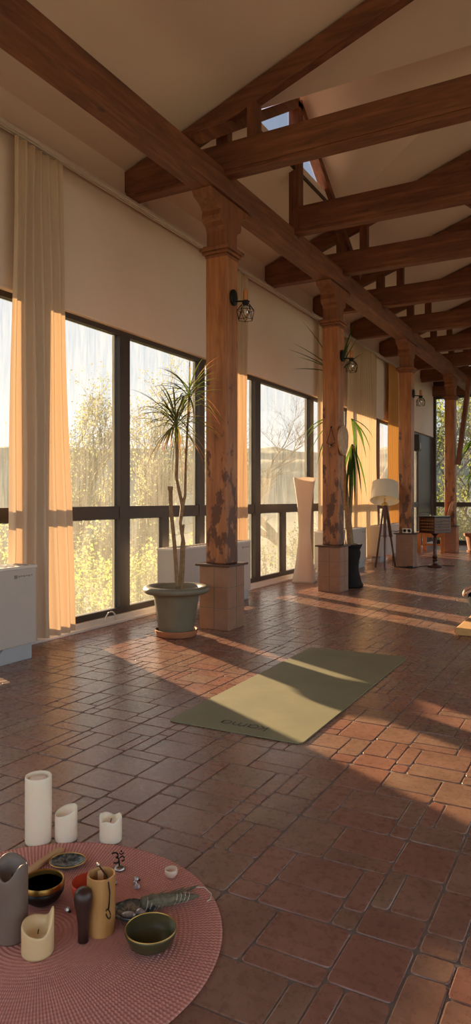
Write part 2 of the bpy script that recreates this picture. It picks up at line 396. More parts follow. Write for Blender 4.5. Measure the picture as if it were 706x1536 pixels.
# sash handle strip on the second open window (slim light upright by the frame)
# end wall
YE = YF
S(MB().box((XW-.16, YE, 3.40), (XR, YE+.16, 6.0)), 'wall_back', 'dark_wood')
S(MB().box((XW-.1, YE-.1, 3.40), (XR, YE+.02, 3.62)), 'trim_3', 'beam_x', bevel=.01)
S(MB().box((XW-.16, YE, -.1), (XR, YE+.14, .05)), 'baseboard_back', 'frame_metal')
EM = [(-3.72, -3.56), (-2.78, -2.70), (-1.95, -1.85), (-.9, -.8), (.2, .3), (1.4, 1.5), (2.6, 2.7), (3.9, 4.0), (5.2, 5.3), (6.5, 6.6)]
for k in range(len(EM)-1):
    a1, b0 = EM[k][1], EM[k+1][0]
    wn = bpy.data.objects.new('window_%d' % (k+20), None); col.objects.link(wn); wn['kind'] = 'structure'; wn.location = (EM[k][0], YE, .05)
    f = MB(); q = EM[k][0]
    B = lambda x0, z0, x1, z1, m=f, t0=0, t1=.08: m.box((x0-q, t0, z0-.05), (x1-q, t1, z1-.05))
    B(q, .05, a1, 3.4); B(a1, .05, b0, .10); B(a1, 3.34, b0, 3.4); B(a1, .862, b0, .965)
    f.build('window_frame', 'frame_metal', wn, bevel=.004)
    g = MB(); B(a1, .1, b0, .862, g, .03, .034); B(a1, .965, b0, 3.34, g, .03, .034); g.build('window_pane', 'glass_end', wn)
# right and near walls (behind the camera): unseen, glazed openings between posts made tall for extra daylight
S(MB().box((XR, YN, 3.7), (XR+.16, YF, 3.86)), 'wall_right', 'plaster')
S(MB().box((XR, YN, -.1), (XR+.16, YF, .1)), 'baseboard_right', 'white_paint')
S(MB().box((XW-.16, YN-.16, 3.7), (XR+.16, YN, 6.0)), 'wall_front', 'plaster')
S(MB().box((XW-.16, YN-.16, -.1), (XR+.16, YN, .1)), 'baseboard_front', 'white_paint')
k = 40
for y0 in [YN+i*(YF-YN)/6 for i in range(6)]:
    y1 = y0+(YF-YN)/6
    wn = bpy.data.objects.new('window_%d' % k, None); col.objects.link(wn); wn['kind'] = 'structure'; wn.location = (XR, y0, .1); k += 1
    f = MB().box((0, 0, 0), (.08, .08, 3.6)).box((0, y1-y0-.08, 0), (.08, y1-y0, 3.6)).box((0, .08, .8), (.08, y1-y0-.08, .88)).box((0, .08, 0), (.08, y1-y0-.08, .05)).box((0, .08, 3.55), (.08, y1-y0-.08, 3.6))
    f.build('window_frame', 'frame_metal', wn)
    MB().box((.03, .08, .05), (.034, y1-y0-.08, .8)).box((.03, .08, .88), (.034, y1-y0-.08, 3.55)).build('window_pane', 'glass_clear', wn)
for i in range(4):
    x0 = XW+i*(XR-XW)/4; x1 = x0+(XR-XW)/4; dx = x1-x0
    wn = bpy.data.objects.new('window_%d' % k, None); col.objects.link(wn); wn['kind'] = 'structure'; wn.location = (x0, YN-.1, .1); k += 1
    MB().box((0, 0, 0), (.08, .08, 3.6)).box((dx-.08, 0, 0), (dx, .08, 3.6)).box((.08, 0, .8), (dx-.08, .08, .88)).box((.08, 0, 0), (dx-.08, .08, .05)).box((.08, 0, 3.55), (dx-.08, .08, 3.6)).build('window_frame', 'frame_metal', wn)
    MB().box((.08, .03, .05), (dx-.08, .034, .8)).box((.08, .03, .88), (dx-.08, .034, 3.55)).build('window_pane', 'glass_clear', wn)
# ceiling: two slopes with a gabled dormer cut into the left one
def CZ(x): return 3.80+.35*(min(x, 3.0-x)+3.66)
DX, DP, DB = -2.65, 6.1, 1.12
DZ0 = CZ(DX); DZ1 = DZ0+.72; DXP = DX+(DZ1-DZ0)/.35
def slab(polys, name, mat, th=.12, parent=None, kind='structure'):
    mb = MB()
    for P in polys:
        n = len(P); vs = list(P)+[(x, y, z+th) for x, y, z in P]
        mb.add(vs, [tuple(range(n)), tuple(range(2*n-1, n-1, -1))]+[(i, n+i, n+(i+1) % n, (i+1) % n) for i in range(n)])
    return mb.build(name, mat, parent, kind=kind)
c = lambda x, y: (x, y, CZ(x))
A_, B_, C_ = c(DX, DP-DB), c(DX, DP+DB), (DXP, DP, DZ1)
slab([[c(-3.78, YN), c(DX, YN), c(DX, YF), c(-3.78, YF)],
      [c(DX, YN), c(1.5, YN), c(1.5, DP), C_, A_], [B_, C_, c(1.5, DP), c(1.5, YF), c(DX, YF)],
      [c(1.5, YN), c(6.78, YN), c(6.78, YF), c(1.5, YF)]], 'ceiling', 'ceiling_paint')
slab([[A_, C_, (DX, DP, DZ1)], [B_, (DX, DP, DZ1), C_]], 'ceiling_dormer', 'ceiling_paint', .06)
# dormer gable frame standing on the long beam
dg = thing('dormer_frame', 'timber gable frame around the triangular skylight above the long beam', 'timber frame', (DX, DP, 3.60))
rt = MB()
sl_ = (DZ1-DZ0)/DB
for sgn, nm in ((-1, 'rafter'), (1, 'rafter')):
    yy = sgn*(DZ1-3.62+0)/sl_*.93
    MB().bar((0, 0, DZ1-3.60-.06), (0, yy, DZ1-3.60-.06-abs(yy)*sl_), .085, .10, (1, 0, 0)).build(nm, 'beam_y', dg, bevel=.004)
MB().box((-.05, -.06, .0), (.05, .06, DZ1-3.66)).build('king_post', 'beam_z', dg, bevel=.004)
MB().box((-.03, -DB+.05, DZ0-3.60+.0), (.02, DB-.05, DZ0-3.60+.03)).build('sill', 'frame_metal', dg)
g = MB().prism([(-DB+.06, DZ0-3.6+.02), (DB-.06, DZ0-3.6+.02), (0, DZ1-3.6-.03)], 0, -.06, -.056); g.build('skylight_pane', 'glass_dormer', dg)

# ------------------------------------------------------------ timber frame
lb = MB().box((-.10, -7, -.0), (.10, 9.2, .19))
o = lb.build('longitudinal_beam', 'beam_y', bevel=.012, loc=(-2.745, 7.0, 3.415)); tag(o, 'long square timber beam running over the row of columns', 'beam')
TY = [1.9, 3.3, 4.70, 6.05, 7.40, 8.90, 10.45, 12.0, 13.5, 15.0]
TD = {4.70: 'nearest fully visible one, over the first column', 6.05: 'second one, by the skylight frame, stopping at the long beam', 7.40: 'third one, above the second column',
      8.90: 'fourth one, between second and third columns', 10.45: 'fifth one, above the third column', 12.0: 'sixth one, between third and last columns',
      13.5: 'seventh one, above the last column', 15.0: 'farthest one, close to the end windows', 1.9: 'closest to the camera, above the frame edge', 3.3: 'just in front of the first column'}
for Y in TY:
    if Y < 4: continue
    t_ = thing('roof_truss', 'brown timber roof truss, '+TD[Y], 'roof truss', (-2.66, Y, 3.57), 0, None)
    x0 = -.94 if Y != 6.05 else -.03
    xr = 9.2
    tie = MB().box((x0, 0, -.02), (xr, .11, .235)); tie.build('tie_beam', 'beam_x', t_, bevel=.008)
    MB().box((x0+.1, -.012, .012), (xr, 0, .05)).build('batten', 'beam_x', t_, bevel=.003)
    rz = lambda x: CZ(x-2.66)-3.57-.015
    if Y != 6.05:
        if Y == 4.70: pass
        for xa, xb in ((-.97, 4.16), (9.3, 4.16)):
            za, zb = rz(xa), rz(xb)
            MB().prism([(xa, za), (xb, zb), (xb, zb-.17), (xa, za-.17)], 1, .01, .10).build('rafter', 'beam_x', t_, bevel=.005)
        for px, wv in ((-.02, .10), (.245, .085), (4.1, .1), (8.3, .1)):
            MB().box((px-wv/2, .012, .235), (px+wv/2, .098, rz(px)-.16)).build('post', 'beam_z', t_, bevel=.004)
        if Y > 7: MB().bar((1.75, .055, .22), (1.05, .055, rz(1.05)-.14), .07, .1, (0, 1, 0)).build('brace', 'beam_z', t_, bevel=.004)
CY = [4.73, 7.27, 10.45, 13.75]
CLAB = ['timber column on a tiled base beside the potted dracaena, nearest of the row', 'timber column on a tiled base with a wood slice hung on its side',
        'timber column on a tiled base behind the tripod lamp, white socket at its foot', 'timber column at the far windows behind the slatted chair']
for i, Y in enumerate(CY):
    t_ = thing('timber_column', CLAB[i], 'column', (-2.63, Y, 0))
    p = MB().box((-.262, 0, 0), (0, .27, .50)); o = p.build('pedestal', 'tile_ped', t_, bevel=.004)
    gj = MB()
    for z in (.17, .335): gj.box((-.2635, -.0012, z), (.0012, .2712, z+.004))
    for q in (-.13,): gj.box((q, -.0012, 0), (q+.004, .2712, .5))
    gj.box((-.2632, .135, 0), (.0012, .139, .5)); gj.build('grout_lines', 'grout', t_)
    MB().box((-.29, -.025, .50), (.025, .295, .518)).build('pedestal_cap', 'slab_brown', t_, bevel=.004)
    MB().box((-.222, .03, .518), (-.035, .225, 2.97)).build('shaft', 'column_wood', t_, bevel=.008)
    k_ = MB().box((-.228, .024, 2.95), (-.029, .231, 2.975)).box((-.245, .007, 2.975), (-.012, .248, 3.0)).box((-.262, -.01, 3.0), (.005, .265, 3.03)).box((-.24, .01, 3.03), (-.017, .245, 3.045))
    k_.build('collar', 'column_top', t_, bevel=.006)
    prof = [(.03, 3.04), (.03, 3.16), (.012, 3.19), (-.035, 3.21), (-.05, 3.25), (-.04, 3.30), (-.09, 3.34), (-.17, 3.37), (-.20, 3.413), (.455, 3.413), (.425, 3.37), (.345, 3.34), (.295, 3.30), (.305, 3.25), (.29, 3.21), (.243, 3.19), (.225, 3.16), (.225, 3.04)]
    MB().prism(prof, 0, -.215, -.042).build('capital', 'column_top', t_, bevel=.005)
# knee brace at the far column
o = MB().bar((0, 0, 0), (.21, 0, 1.66), .085, .11, (0, 1, 0)).build('knee_brace', 'beam_z', bevel=.01, loc=(-2.615, 13.86, 1.70)); tag(o, 'dark leaning timber brace beside the farthest column', 'brace')

# ------------------------------------------------------------ curtains, rail
def curtain(y0, y1, ty0, ty1, z0, z1, folds, depth, mat, label, x=-3.52, seed=1, cat='curtain'):
    rr = random.Random(seed); n = folds*10; m = 26
    ph = [rr.uniform(-.5, .5) for _ in range(folds+2)]; am = [rr.uniform(.6, 1.25) for _ in range(folds+2)]
    vs = []
    for j in range(m+1):
        tz = j/m; z = z1+(z0-z1)*tz
        for i in range(n+1):
            s_ = i/n; f_ = s_*folds; q = int(f_)
            blend = f_-q; amp = am[q]*(1-blend)+am[min(q+1, folds+1)]*blend
            yy = (ty0+(ty1-ty0)*s_)*(1-tz**1.2)+(y0+(y1-y0)*s_)*tz**1.2
            xx = depth*amp*math.sin(2*math.pi*(f_+.12*ph[q]*(0+tz)))*(.55+.45*tz)
            xx += .008*math.sin(9*tz+s_*7)
            vs.append((x+xx, yy+.15*depth*math.cos(4*math.pi*f_), z))
    fs = [(j*(n+1)+i, j*(n+1)+i+1, (j+1)*(n+1)+i+1, (j+1)*(n+1)+i) for j in range(m) for i in range(n)]
    o = MB().add(vs, fs).build('curtain', mat, smooth='all'); tag(o, label, cat); return o
curtain(3.33, 4.00, 3.40, 3.86, .045, 3.49, 6, .042, 'curtain_heavy', 'beige pleated floor-length curtain at the nearest window, left of the dracaena', x=-3.545, seed=4)
curtain(6.45, 6.78, 6.5, 6.8, .05, 3.49, 4, .04, 'curtain_heavy', 'narrow gathered beige curtain just behind the nearest column', x=-3.54, seed=5)
curtain(8.93, 9.25, 8.93, 9.2, .05, 3.49, 4, .04, 'curtain_sheer', 'narrow pale curtain by the window behind the second column', x=-3.54, seed=6)
curtain(10.05, 11.62, 10.1, 11.58, .04, 3.49, 14, .035, 'curtain_sheer', 'wide sheer cream curtain between second and third columns', x=-3.54, seed=7)
curtain(12.3, 13.0, 12.3, 12.95, .05, 3.49, 6, .042, 'curtain_orange', 'glowing orange curtain left of the third column', x=-3.54, seed=8)
r = MB().box((0, -1, 0), (.055, 13.5, .028)).box((.012, -1, -.012), (.02, 13.5, 0)).box((.035, -1, -.012), (.043, 13.5, 0))
tag(r.build('curtain_rail', 'white_paint', bevel=.002, loc=(XW+.04, 0, 3.515)), 'white double curtain rail along the top of the window wall', 'curtain rail')
S(MB().box((XW, YN, 3.55), (XW+.03, 13.5, 3.565)), 'trim_4', 'frame_metal')

# ------------------------------------------------------------ heaters
def heater(y0, y1, label, x0=-3.475, x1=-3.30, side='heater_side'):
    t_ = thing('wall_heater', label, 'heater', (x0, y0, 0)); L = y1-y0; D = x1-x0
    MB().box((0, 0, .098), (D, L, .588)).build('casing', 'heater_white', t_, bevel=.006)
    MB().box((-.004, -.006, .586), (D+.006, L+.006, .604)).build('top_cover', 'white_paint', t_, bevel=.004)
    for a in (.03, L-.31):
        MB().prism([(a, 0), (a+.28, 0), (a+.28, .1), (a+.04, .1), (a, .05)], 0, .02, D-.01).build('foot', 'heater_side', t_, bevel=.004)
    lg = MB().box((D, L-.19, .528), (D+.0015, L-.165, .55))
    for q in range(6): lg.box((D, L-.155+q*.021, .534+(.004 if q % 2 else 0)), (D+.0015, L-.141+q*.021, .545))
    lg.build('badge', 'logo_grey', t_, label='small grey maker mark')
    gr = MB()
    for q in range(int(L/.06)): gr.box((.03, .05+q*.06, .604), (D-.03, .07+q*.06, .607))
    gr.build('vent_grille', 'logo_grey', t_)
    return t_
heater(1.75, 3.36, 'white floor heater at the left edge in front of the beige curtain')
heater(4.98, 6.42, 'white floor heater behind the green plant pot and nearest column')
heater(8.6, 10.28, 'white floor heater behind the second column and the paper lamp')
heater(11.0, 12.6, 'white floor heater behind the tripod lamp')

# ------------------------------------------------------------ sconces
def sconce(y, label):
    t_ = thing('wall_sconce', label, 'wall lamp', (-2.665, y, 2.62), 0, 'cage lamps on the columns')
    M = Matrix.Translation((.008, 0, .02)) @ Matrix.Rotation(math.pi/2, 4, 'Y')
    MB().lathe([(.0, 0), (.052, 0), (.052, .014), (.045, .018), (0, .018)], 20, M @ Matrix.Scale(1.25, 4, (1, 0, 0))).build('backplate', 'black_metal', t_, smooth=True)
    MB().tube([(.01, 0, -.01), (.06, 0, -.015), (.12, 0, -.02)], .007).build('arm', 'black_metal', t_, smooth=True)
    MB().lathe([(.03, 0), (.034, -.004), (.022, -.03), (.02, -.035)], 16, Matrix.Translation((.12, 0, -.02))).build('socket', 'black_metal', t_, smooth=True)
    MB().lathe([(.02, 0), (.02, .07), (.012, .085)], 14, Matrix.Translation((.12, 0, -.015))).build('stem', 'chair_wood', t_, smooth=True)
    MB().lathe([(.006, -.035), (.018, -.05), (.024, -.075), (.018, -.1), (0, -.108)], 14, Matrix.Translation((.12, 0, -.02))).build('bulb', 'bulb_glass', t_, smooth=True)
    cg = MB(); rings = []
    for rr_, z, off in ((.035, -.03, 0), (.068, -.075, .5), (.062, -.15, 0)):
        rings.append([(.12+rr_*math.cos(math.pi/3*(k+off)), rr_*math.sin(math.pi/3*(k+off)), -.02+z) for k in range(6)])
    for rg in rings:
        for k in range(6): cg.tube([rg[k], rg[(k+1) % 6]], .0024, 5)
    for k in range(6):
        cg.tube([rings[0][k], rings[1][k]], .0024, 5); cg.tube([rings[0][k], rings[1][k-1]], .0024, 5)
        cg.tube([rings[1][k], rings[2][k]], .0024, 5); cg.tube([rings[1][k], rings[2][(k+1) % 6]], .0024, 5)
    cg.build('cage', 'black_metal', t_)
sconce(4.86, 'black geometric cage lamp on the nearest column')
sconce(7.40, 'black geometric cage lamp on the second column beside the yucca')
sconce(10.58, 'black geometric cage lamp on the third column')

# ------------------------------------------------------------ wood slice and wire hanger on column 2
sl2 = MB()
sl2.lathe([(.0, 0), (1, 0), (1, .022), (0, .022)], 36, Matrix.Rotation(math.pi/2, 4, 'Y') @ Matrix.Diagonal((.165, .15, 1, 1)), wob=lambda p, t: p*(1 if p.length < .1 else 1+.04*math.sin(3*t+1)+.02*math.sin(7*t)))
sl2.tube([(-.022, 0, 0), (0, 0, 0)], .012, 8)
o = sl2.build('wood_slice', 'slice_wood', smooth=True, loc=(-2.640, 7.365, 1.69)); tag(o, 'oval wood slice hung on the side of the second column', 'wood slice')
t_ = thing('wire_hanger', 'small wire hanger with a bell on the front of the second column', 'wall hanging', (-2.745, 7.298, 1.66))
MB().tube([(.0, -.008, .17), (-.035, -.012, .03), (-.05, -.012, 0)], .003, 5).tube([(0, -.008, .17), (.045, -.012, .02)], .003, 5).tube([(-.05, -.012, 0), (0, -.02, -.025), (.05, -.012, .0)], .003, 5).build('wire', 'black_metal', t_)
MB().lathe([(0, .03), (.012, .02), (.018, 0), (.02, -.004), (0, -.004)], 12, Matrix.Translation((0, -.02, -.045))).build('bell', 'steel', t_, smooth=True)
MB().sphere((0, -.004, .175), .01, 8, 6).build('nail', 'black_metal', t_)

# ------------------------------------------------------------ dracaena
t_ = thing('potted_dracaena', 'tall spindly dracaena in a wide grey-green pot with terracotta saucer', 'potted plant', (-2.895, 4.40, 0))
MB().lathe([(.0, .003), (.145, .003), (.158, .02), (.165, .05), (.155, .052), (.148, .03), (0, .028)], 40).build('saucer', 'terracotta', t_, smooth=True)
MB().lathe([(0, .03), (.128, .03), (.134, .05), (.17, .29), (.186, .33), (.23, .325), (.247, .338), (.25, .355), (.242, .372), (.222, .378), (.19, .374), (.18, .36), (.165, .31), (0, .31)], 48).build('pot', 'pot_green', t_, smooth='all')
MB().lathe([(0, .325), (.1, .322), (.172, .318)], 24).build('soil', 'soil', t_, smooth=True)
# direction helper: camera-right in the room, so stems lean as seen
rx = Vector((.88, .475, 0))
def at(dx, z, dy=0): return tuple(rx*dx+Vector((-.475, .88, 0))*dy+Vector((0, 0, z)))
st = MB()
st.tube([at(.015, .31), at(.0, .5), at(-.015, .7), at(-.04, .95), at(-.045, 1.115)], [.017, .016, .015, .015, .016], 9)
st.tube([at(-.045, 1.10), at(-.045, 1.128)], [.021, .022], 9)
st.build('cut_stem', 'bark', t_, smooth=True)
st = MB()
st.tube([at(.035, .31), at(.05, .5), at(.055, .7), at(.03, .85), at(.045, .97), at(.03, 1.05), at(.0, 1.2), at(.005, 1.4), at(-.005, 1.66)], [.016, .014, .014, .013, .016, .014, .011, .01, .009], 9)
st.tube([at(.045, .97), at(.065, 1.06), at(.07, 1.3), at(.085, 1.6), at(.10, 1.86)], [.014, .012, .01, .009, .008], 9)
st.tube([at(.02, .31), at(.035, .48), at(.04, .66), at(.055, .84)], [.013, .012, .011, .008], 8)
st.build('stem', 'bark', t_, smooth=True)
lf = MB(); rr = random.Random(11)
for cx, cz, cnt, Lm in ((-.005, 1.66, 62, .40), (.10, 1.87, 46, .33)):
    for k in range(cnt):
        a = rr.uniform(0, 2*math.pi); el = rr.uniform(-.75, 1.15); L = Lm*rr.uniform(.75, 1.15)
        d = (math.cos(a)*math.cos(el), math.sin(a)*math.cos(el), math.sin(el))
        if d[1]*L > .20 and -.1 < d[0]*L+cx < .35: d = (d[0], -d[1], d[2])
        old = rr.random() < .3 or el < -.3; sh = rr.uniform(-.15, .1)
        lf.leaf((Vector(at(cx, cz-.09*rr.random()))), d, L, .017, rr.uniform(.5, 1.5) if el > -.2 else .9, 8,
                tone=(lambda t, o=old, sh=sh: min(1, max(0, t**1.5*(1.1 if o else .75)+(.2 if o else 0)+sh))))
for dx, z0_, L in ((.0, 1.56, .42), (-.03, 1.6, .46), (.06, 1.58, .38), (.03, 1.5, .36), (.09, 1.7, .4), (-.06, 1.55, .3)):
    lf.leaf(Vector(at(dx*.3+.01, z0_)), Vector(at(dx*3, -1.0)), L, .02, .2, 7, tone=lambda t: .45+.6*t)
lf.build('foliage', 'leaf_drac', t_, smooth='all')

# ------------------------------------------------------------ tall paper lamp
t_ = thing('paper_floor_lamp', 'tall waisted paper floor lamp standing by the window', 'floor lamp', (-3.37, 8.02, 0), math.radians(12))
pp = MB(); n = 24; m = 26; vs = []
for j in range(m+1):
    t = j/m; z = .02+1.28*t; hw = .074+.052*abs(2*t-.95)**1.7 if t > .475 else .074+.066*abs(1-t/.475)**1.5
    tw = .18*math.sin(t*3)
    for i in range(n):
        a = 2*math.pi*i/n; ca, sa = math.cos(a), math.sin(a); p = 5
        k_ = (abs(ca)**p+abs(sa)**p)**(-1/p); x, y = hw*k_*ca, hw*k_*sa
        x, y = x*math.cos(tw)-y*math.sin(tw), x*math.sin(tw)+y*math.cos(tw)
        vs.append((x, y, z+.004*math.sin(i*5+j)))
fs = [(j*n+i, j*n+(i+1) % n, (j+1)*n+(i+1) % n, (j+1)*n+i) for j in range(m) for i in range(n)]
pp.add(vs, fs).build('paper_shade', 'paper', t_, smooth='all')
MB().box((-.135, -.135, 0), (.135, .135, .018)).build('base', 'heater_white', t_, bevel=.004)
MB().tube([(0, 0, .018), (0, 0, .7)], .006).build('pole', 'white_paint', t_)
MB().sphere((0, 0, .74), .04).build('bulb', 'outlet_white', t_, smooth='all')
# cord
o = MB().tube([(-3.36, 8.17, .01), (-3.33, 8.28, .008), (-3.37, 8.36, .03), (-3.40, 8.40, .10), (-3.36, 8.38, .16), (-3.40, 8.34, .05), (-3.5, 8.3, .02), (-3.55, 8.6, .02)], .005, 6).build('lamp_cord', 'black_metal', smooth='all'); tag(o, 'dark lamp cord looping beside the paper lamp foot', 'cord')
o = MB().tube([(-3.602, 4.43+.07-.07*math.cos(a), .035+.075*math.sin(a)) for a in [math.pi*i/12 for i in range(13)]], .006, 6).build('cable_loop', 'white_paint', smooth='all'); tag(o, 'white cable loop sticking out over the baseboard', 'cable')

# ------------------------------------------------------------ yucca behind column 2
t_ = thing('yucca_plant', 'tall yucca with sword leaves in a black urn behind the second column', 'potted plant', (-2.76, 7.82, 0))
MB().lathe([(0, .0), (.20, 0), (.205, .03), (.185, .06), (.17, .12), (.15, .20), (.15, .28), (.17, .36), (.175, .40), (.165, .44), (.185, .475), (.195, .50), (.17, .505), (.155, .46), (0, .46)], 40).build('urn', 'black_pot', t_, smooth='all')
MB().lathe([(0, .475), (.155, .47)], 20).build('soil', 'soil', t_)
MB().tube([(.05, .02, .47), (.02, 0, .9), (-.03, .0, 1.4), (-.05, .0, 1.9), (-.09, 0, 2.5)], [.045, .035, .03, .028, .024], 10).tube([(.0, .03, .47), (.03, .04, .8), (.06, .04, 1.25), (.08, .03, 1.66)], [.03, .026, .022, .02], 9).build('trunk', 'bark', t_, smooth=True)
lf = MB(); rr = random.Random(5)
def L_(b, tip, wdt=.04, droop=.3):
    b, tip = Vector(b), Vector(tip); d = tip-b; L = d.length*1.04
    lf.leaf(b, (d.normalized()+Vector((0, 0, droop*.5))), L, wdt, droop, 8, tone=lambda t: 0)
b = (-.09, 0, 2.52)
for tip in ((-.52, -.05, 3.17), (-.30, 0, 3.23), (-.66, .0, 2.93), (-.72, 0, 2.86), (-.60, 0, 2.76), (-.66, 0, 2.62), (.14, -.05, 3.13), (.13, .05, 2.93), (.2, 0, 2.73), (-.42, .3, 2.9), (-.1, .45, 3.0), (-.2, .3, 3.2)):
    L_(b, tip, .045, .25)
for bb, tips in (((-.12, -.0, 2.0), ((-.42, -.08, 1.70), (-.34, -.1, 1.50), (-.25, -.1, 1.40), (-.20, -.12, 1.52), (-.48, 0, 1.78), (-.30, .1, 1.6))),
                 ((.06, .02, 1.98), ((.20, -.02, 1.50), (.24, 0, 1.56), (.12, -.02, 1.45), (.27, .05, 1.7), (.10, .3, 1.6))),
                 ((.07, .03, 1.68), ((.04, -.03, .98), (.07, -.03, .92), (.10, 0, 1.02), (.20, 0, 1.06), (.02, .02, 1.05), (.12, .1, 1.1), (-.05, .1, 1.15), (.08, -.05, 1.1)))):
    for tip in tips: L_(bb, tip, .05, 1.1)
lf.build('foliage', 'leaf_dark', t_, smooth='all')

# ------------------------------------------------------------ tripod lamp
t_ = thing('tripod_floor_lamp', 'tripod floor lamp with dark wooden legs and tilted cream drum shade', 'floor lamp', (-3.01, 10.28, 0))
feet = [(-.132, -.04, 0), (.05, -.17, 0), (.10, .20, 0)]
for fx, fy, _ in feet:
    top = Vector((fx*.12, fy*.12, .95)); ft = Vector((fx, fy, 0)); mid = top.lerp(ft, .52)
    lg = MB().bar(top+Vector((0, 0, .0)), mid, .046, .028, (fx, fy, .01)).build('leg', 'dark_wood', t_, bevel=.004)
    MB().tube([mid, ft], .015, 10).build('lower_rod', 'dark_wood', lg, smooth=True)
    MB().tube([ft+Vector((0, 0, .0)), ft.lerp(top, .07)], .011, 10).build('foot_tip', 'brass', lg)
    MB().tube([Vector((0, 0, .48)), top.lerp(ft, .5)], .005, 8).build('spreader', 'brass', t_)
MB().lathe([(0, .93), (.04, .93), (.045, .94), (.045, .965), (.03, .975), (.012, .985), (.012, 1.05), (0, 1.05)], 16).build('head_bracket', 'brass', t_, smooth=True)
MB().tube([(0, 0, .45), (0, 0, .95)], .006, 8).build('center_rod', 'brass', t_)
T = Matrix.Translation((0, 0, 1.14)) @ Matrix.Rotation(math.radians(-21), 4, Vector((.97, .20, 0)))
sh_ = MB().lathe([(.215, -.14), (.192, .14)], 48, T); sh_.f = sh_.f[:-2]; sh_.build('shade', 'lampshade', t_, smooth='all')
sh_ = MB().lathe([(.211, -.139), (.188, .139)], 48, T); sh_.f = sh_.f[:-2]; sh_.build('lit_shade_lining', 'lit_lining', t_, smooth='all')  # added paler liner, the lit inside of the shade put into its colour
MB().tube([T @ Vector((.215*math.cos(a), .215*math.sin(a), -.14)) for a in [2*math.pi*i/40 for i in range(41)]], .004, 6).tube([T @ Vector((.192*math.cos(a), .192*math.sin(a), .14)) for a in [2*math.pi*i/40 for i in range(41)]], .004, 6).build('shade_trim', 'lampshade', t_)
MB().sphere(T @ Vector((0, 0, -.03)), .04).build('bulb', 'outlet_white', t_, smooth='all')
# sockets and cord at column 3
t_ = thing('power_socket', 'white double power socket at the foot of the third column', 'socket', (-2.725, 10.475, .555))
MB().box((-.07, -.012, -.035), (.07, .0, .035)).build('plate', 'outlet_white', t_, bevel=.004)
for q in (-.033, .033): MB().lathe([(0, 0), (.02, 0), (.022, .003), (.026, .003), (.026, 0)], 14, Matrix.Translation((q, -.012, 0)) @ Matrix.Rotation(math.pi/2, 4, 'X')).build('outlet', 'logo_grey', t_)
o = MB().tube([(-2.80, 10.46, .56), (-2.88, 10.42, .54), (-2.95, 10.40, .55), (-2.93, 10.41, .30), (-2.92, 10.40, .02), (-2.85, 10.36, .01), (-2.7, 10.36, .008), (-2.60, 10.40, .008), (-2.58, 10.6, .008), (-2.45, 10.9, .008), (-2.3, 10.95, .008), (-2.12, 10.95, .008)], .006, 6).build('floor_cable', 'black_metal', smooth='all'); tag(o, 'thin dark cable on the floor around the third column foot', 'cable')
o = MB().box((-.03, -.02, 0), (.05, .02, .03)).tube([(-.03, 0, .015), (-.10, .02, .01), (-.17, .0, .01)], .007, 6).build('cable_plug', 'black_metal', loc=(-2.66, 10.36, .001)); tag(o, 'black plug block on the floor by the third column', 'plug')

# ------------------------------------------------------------ carved box on turned pedestal
t_ = thing('pedestal_table', 'small turned pedestal with a square studded box on top', 'side table', (-2.36, 10.70, 0), math.radians(57))
MB().lathe([(0, 0), (.11, 0), (.115, .012), (.105, .03), (.06, .04), (.035, .06), (.03, .09), (.045, .11), (.03, .13), (.042, .155), (.028, .18), (.022, .3), (.03, .42), (.035, .45), (.022, .47), (.04, .49), (.06, .51), (0, .51)], 28).build('column_foot', 'dark_wood', t_, smooth=True)
MB().box((-.165, -.165, .52), (.165, .165, .76)).build('box_body', 'dark_wood', t_, bevel=.006)
MB().box((-.175, -.175, .755), (.175, .175, .775)).build('box_lid', 'black_metal', t_, bevel=.004)
MB().box((-.15, -.15, .775), (.15, .15, .779)).build('glass_top', 'steel', t_, label='pale reflecting glass top')
for face in range(4):
    stt = MB()
    M = Matrix.Rotation(face*math.pi/2, 4, 'Z')
    for r_ in range(4):
        for q in range(8):
            x = -.126+q*.036; z = .568+r_*.046
            stt.add([M @ Vector((x+dx, -.166-dp, z+dz)) for dx, dz, dp in ((-.012, 0, 0), (0, -.014, 0), (.012, 0, 0), (0, .014, 0), (0, 0, .006))], [(0, 1, 4), (1, 2, 4), (2, 3, 4), (3, 0, 4)])
    stt.build('stud_panel', 'brass', t_, label='rows of brass diamond studs')
t2 = thing('wire_holder', 'thin upright wire holder standing on the studded box', 'ornament', (-2.40, 10.70, .779))
MB().tube([(0, 0, .004), (.0, 0, .19)], .004, 6).build('rod', 'black_metal', t2)
MB().lathe([(0, 0), (.035, 0), (.03, .012), (0, .014)], 14).build('base', 'steel', t2, smooth=True)
MB().tube([(0, 0, .02), (-.08, -.03, .06), (-.16, -.05, .05), (-.22, -.06, -.01)], .003, 6).build('side_wire', 'steel', t2)

# ------------------------------------------------------------ slatted chair
t_ = thing('slatted_chair', 'orange wooden slatted chair behind the studded box table', 'chair', (-3.0, 13.72, 0))
for x, y in ((-.27, -.24), (-.27, .2), (.17, -.24), (.17, .2)):
    MB().box((x-.035, y-.03, 0), (x+.035, y+.03, .38 if x < 0 else .42)).build('leg', 'chair_wood', t_, bevel=.005)
for q in range(6): MB().box((-.32+q*.09, -.27, .38), (-.245+q*.09, .24, .405)).build('seat_slat', 'chair_wood', t_, bevel=.004)
MB().box((-.3, -.26, .30), (.2, -.235, .38)).build('apron', 'chair_wood', t_, bevel=.004)
MB().box((-.3, .205, .30), (.2, .23, .38)).build('apron', 'chair_wood', t_, bevel=.004)
MB().box((-.3, -.25, .14), (.2, -.23, .18)).build('stretcher', 'chair_wood', t_, bevel=.004)
for q in range(5):
    y = -.22+q*.11
    MB().bar((.16, y, .36), (.33, y, 1.0-.02*abs(q-2)), .085, .02, (1, 0, 0)).build('back_slat', 'chair_wood', t_, bevel=.004)
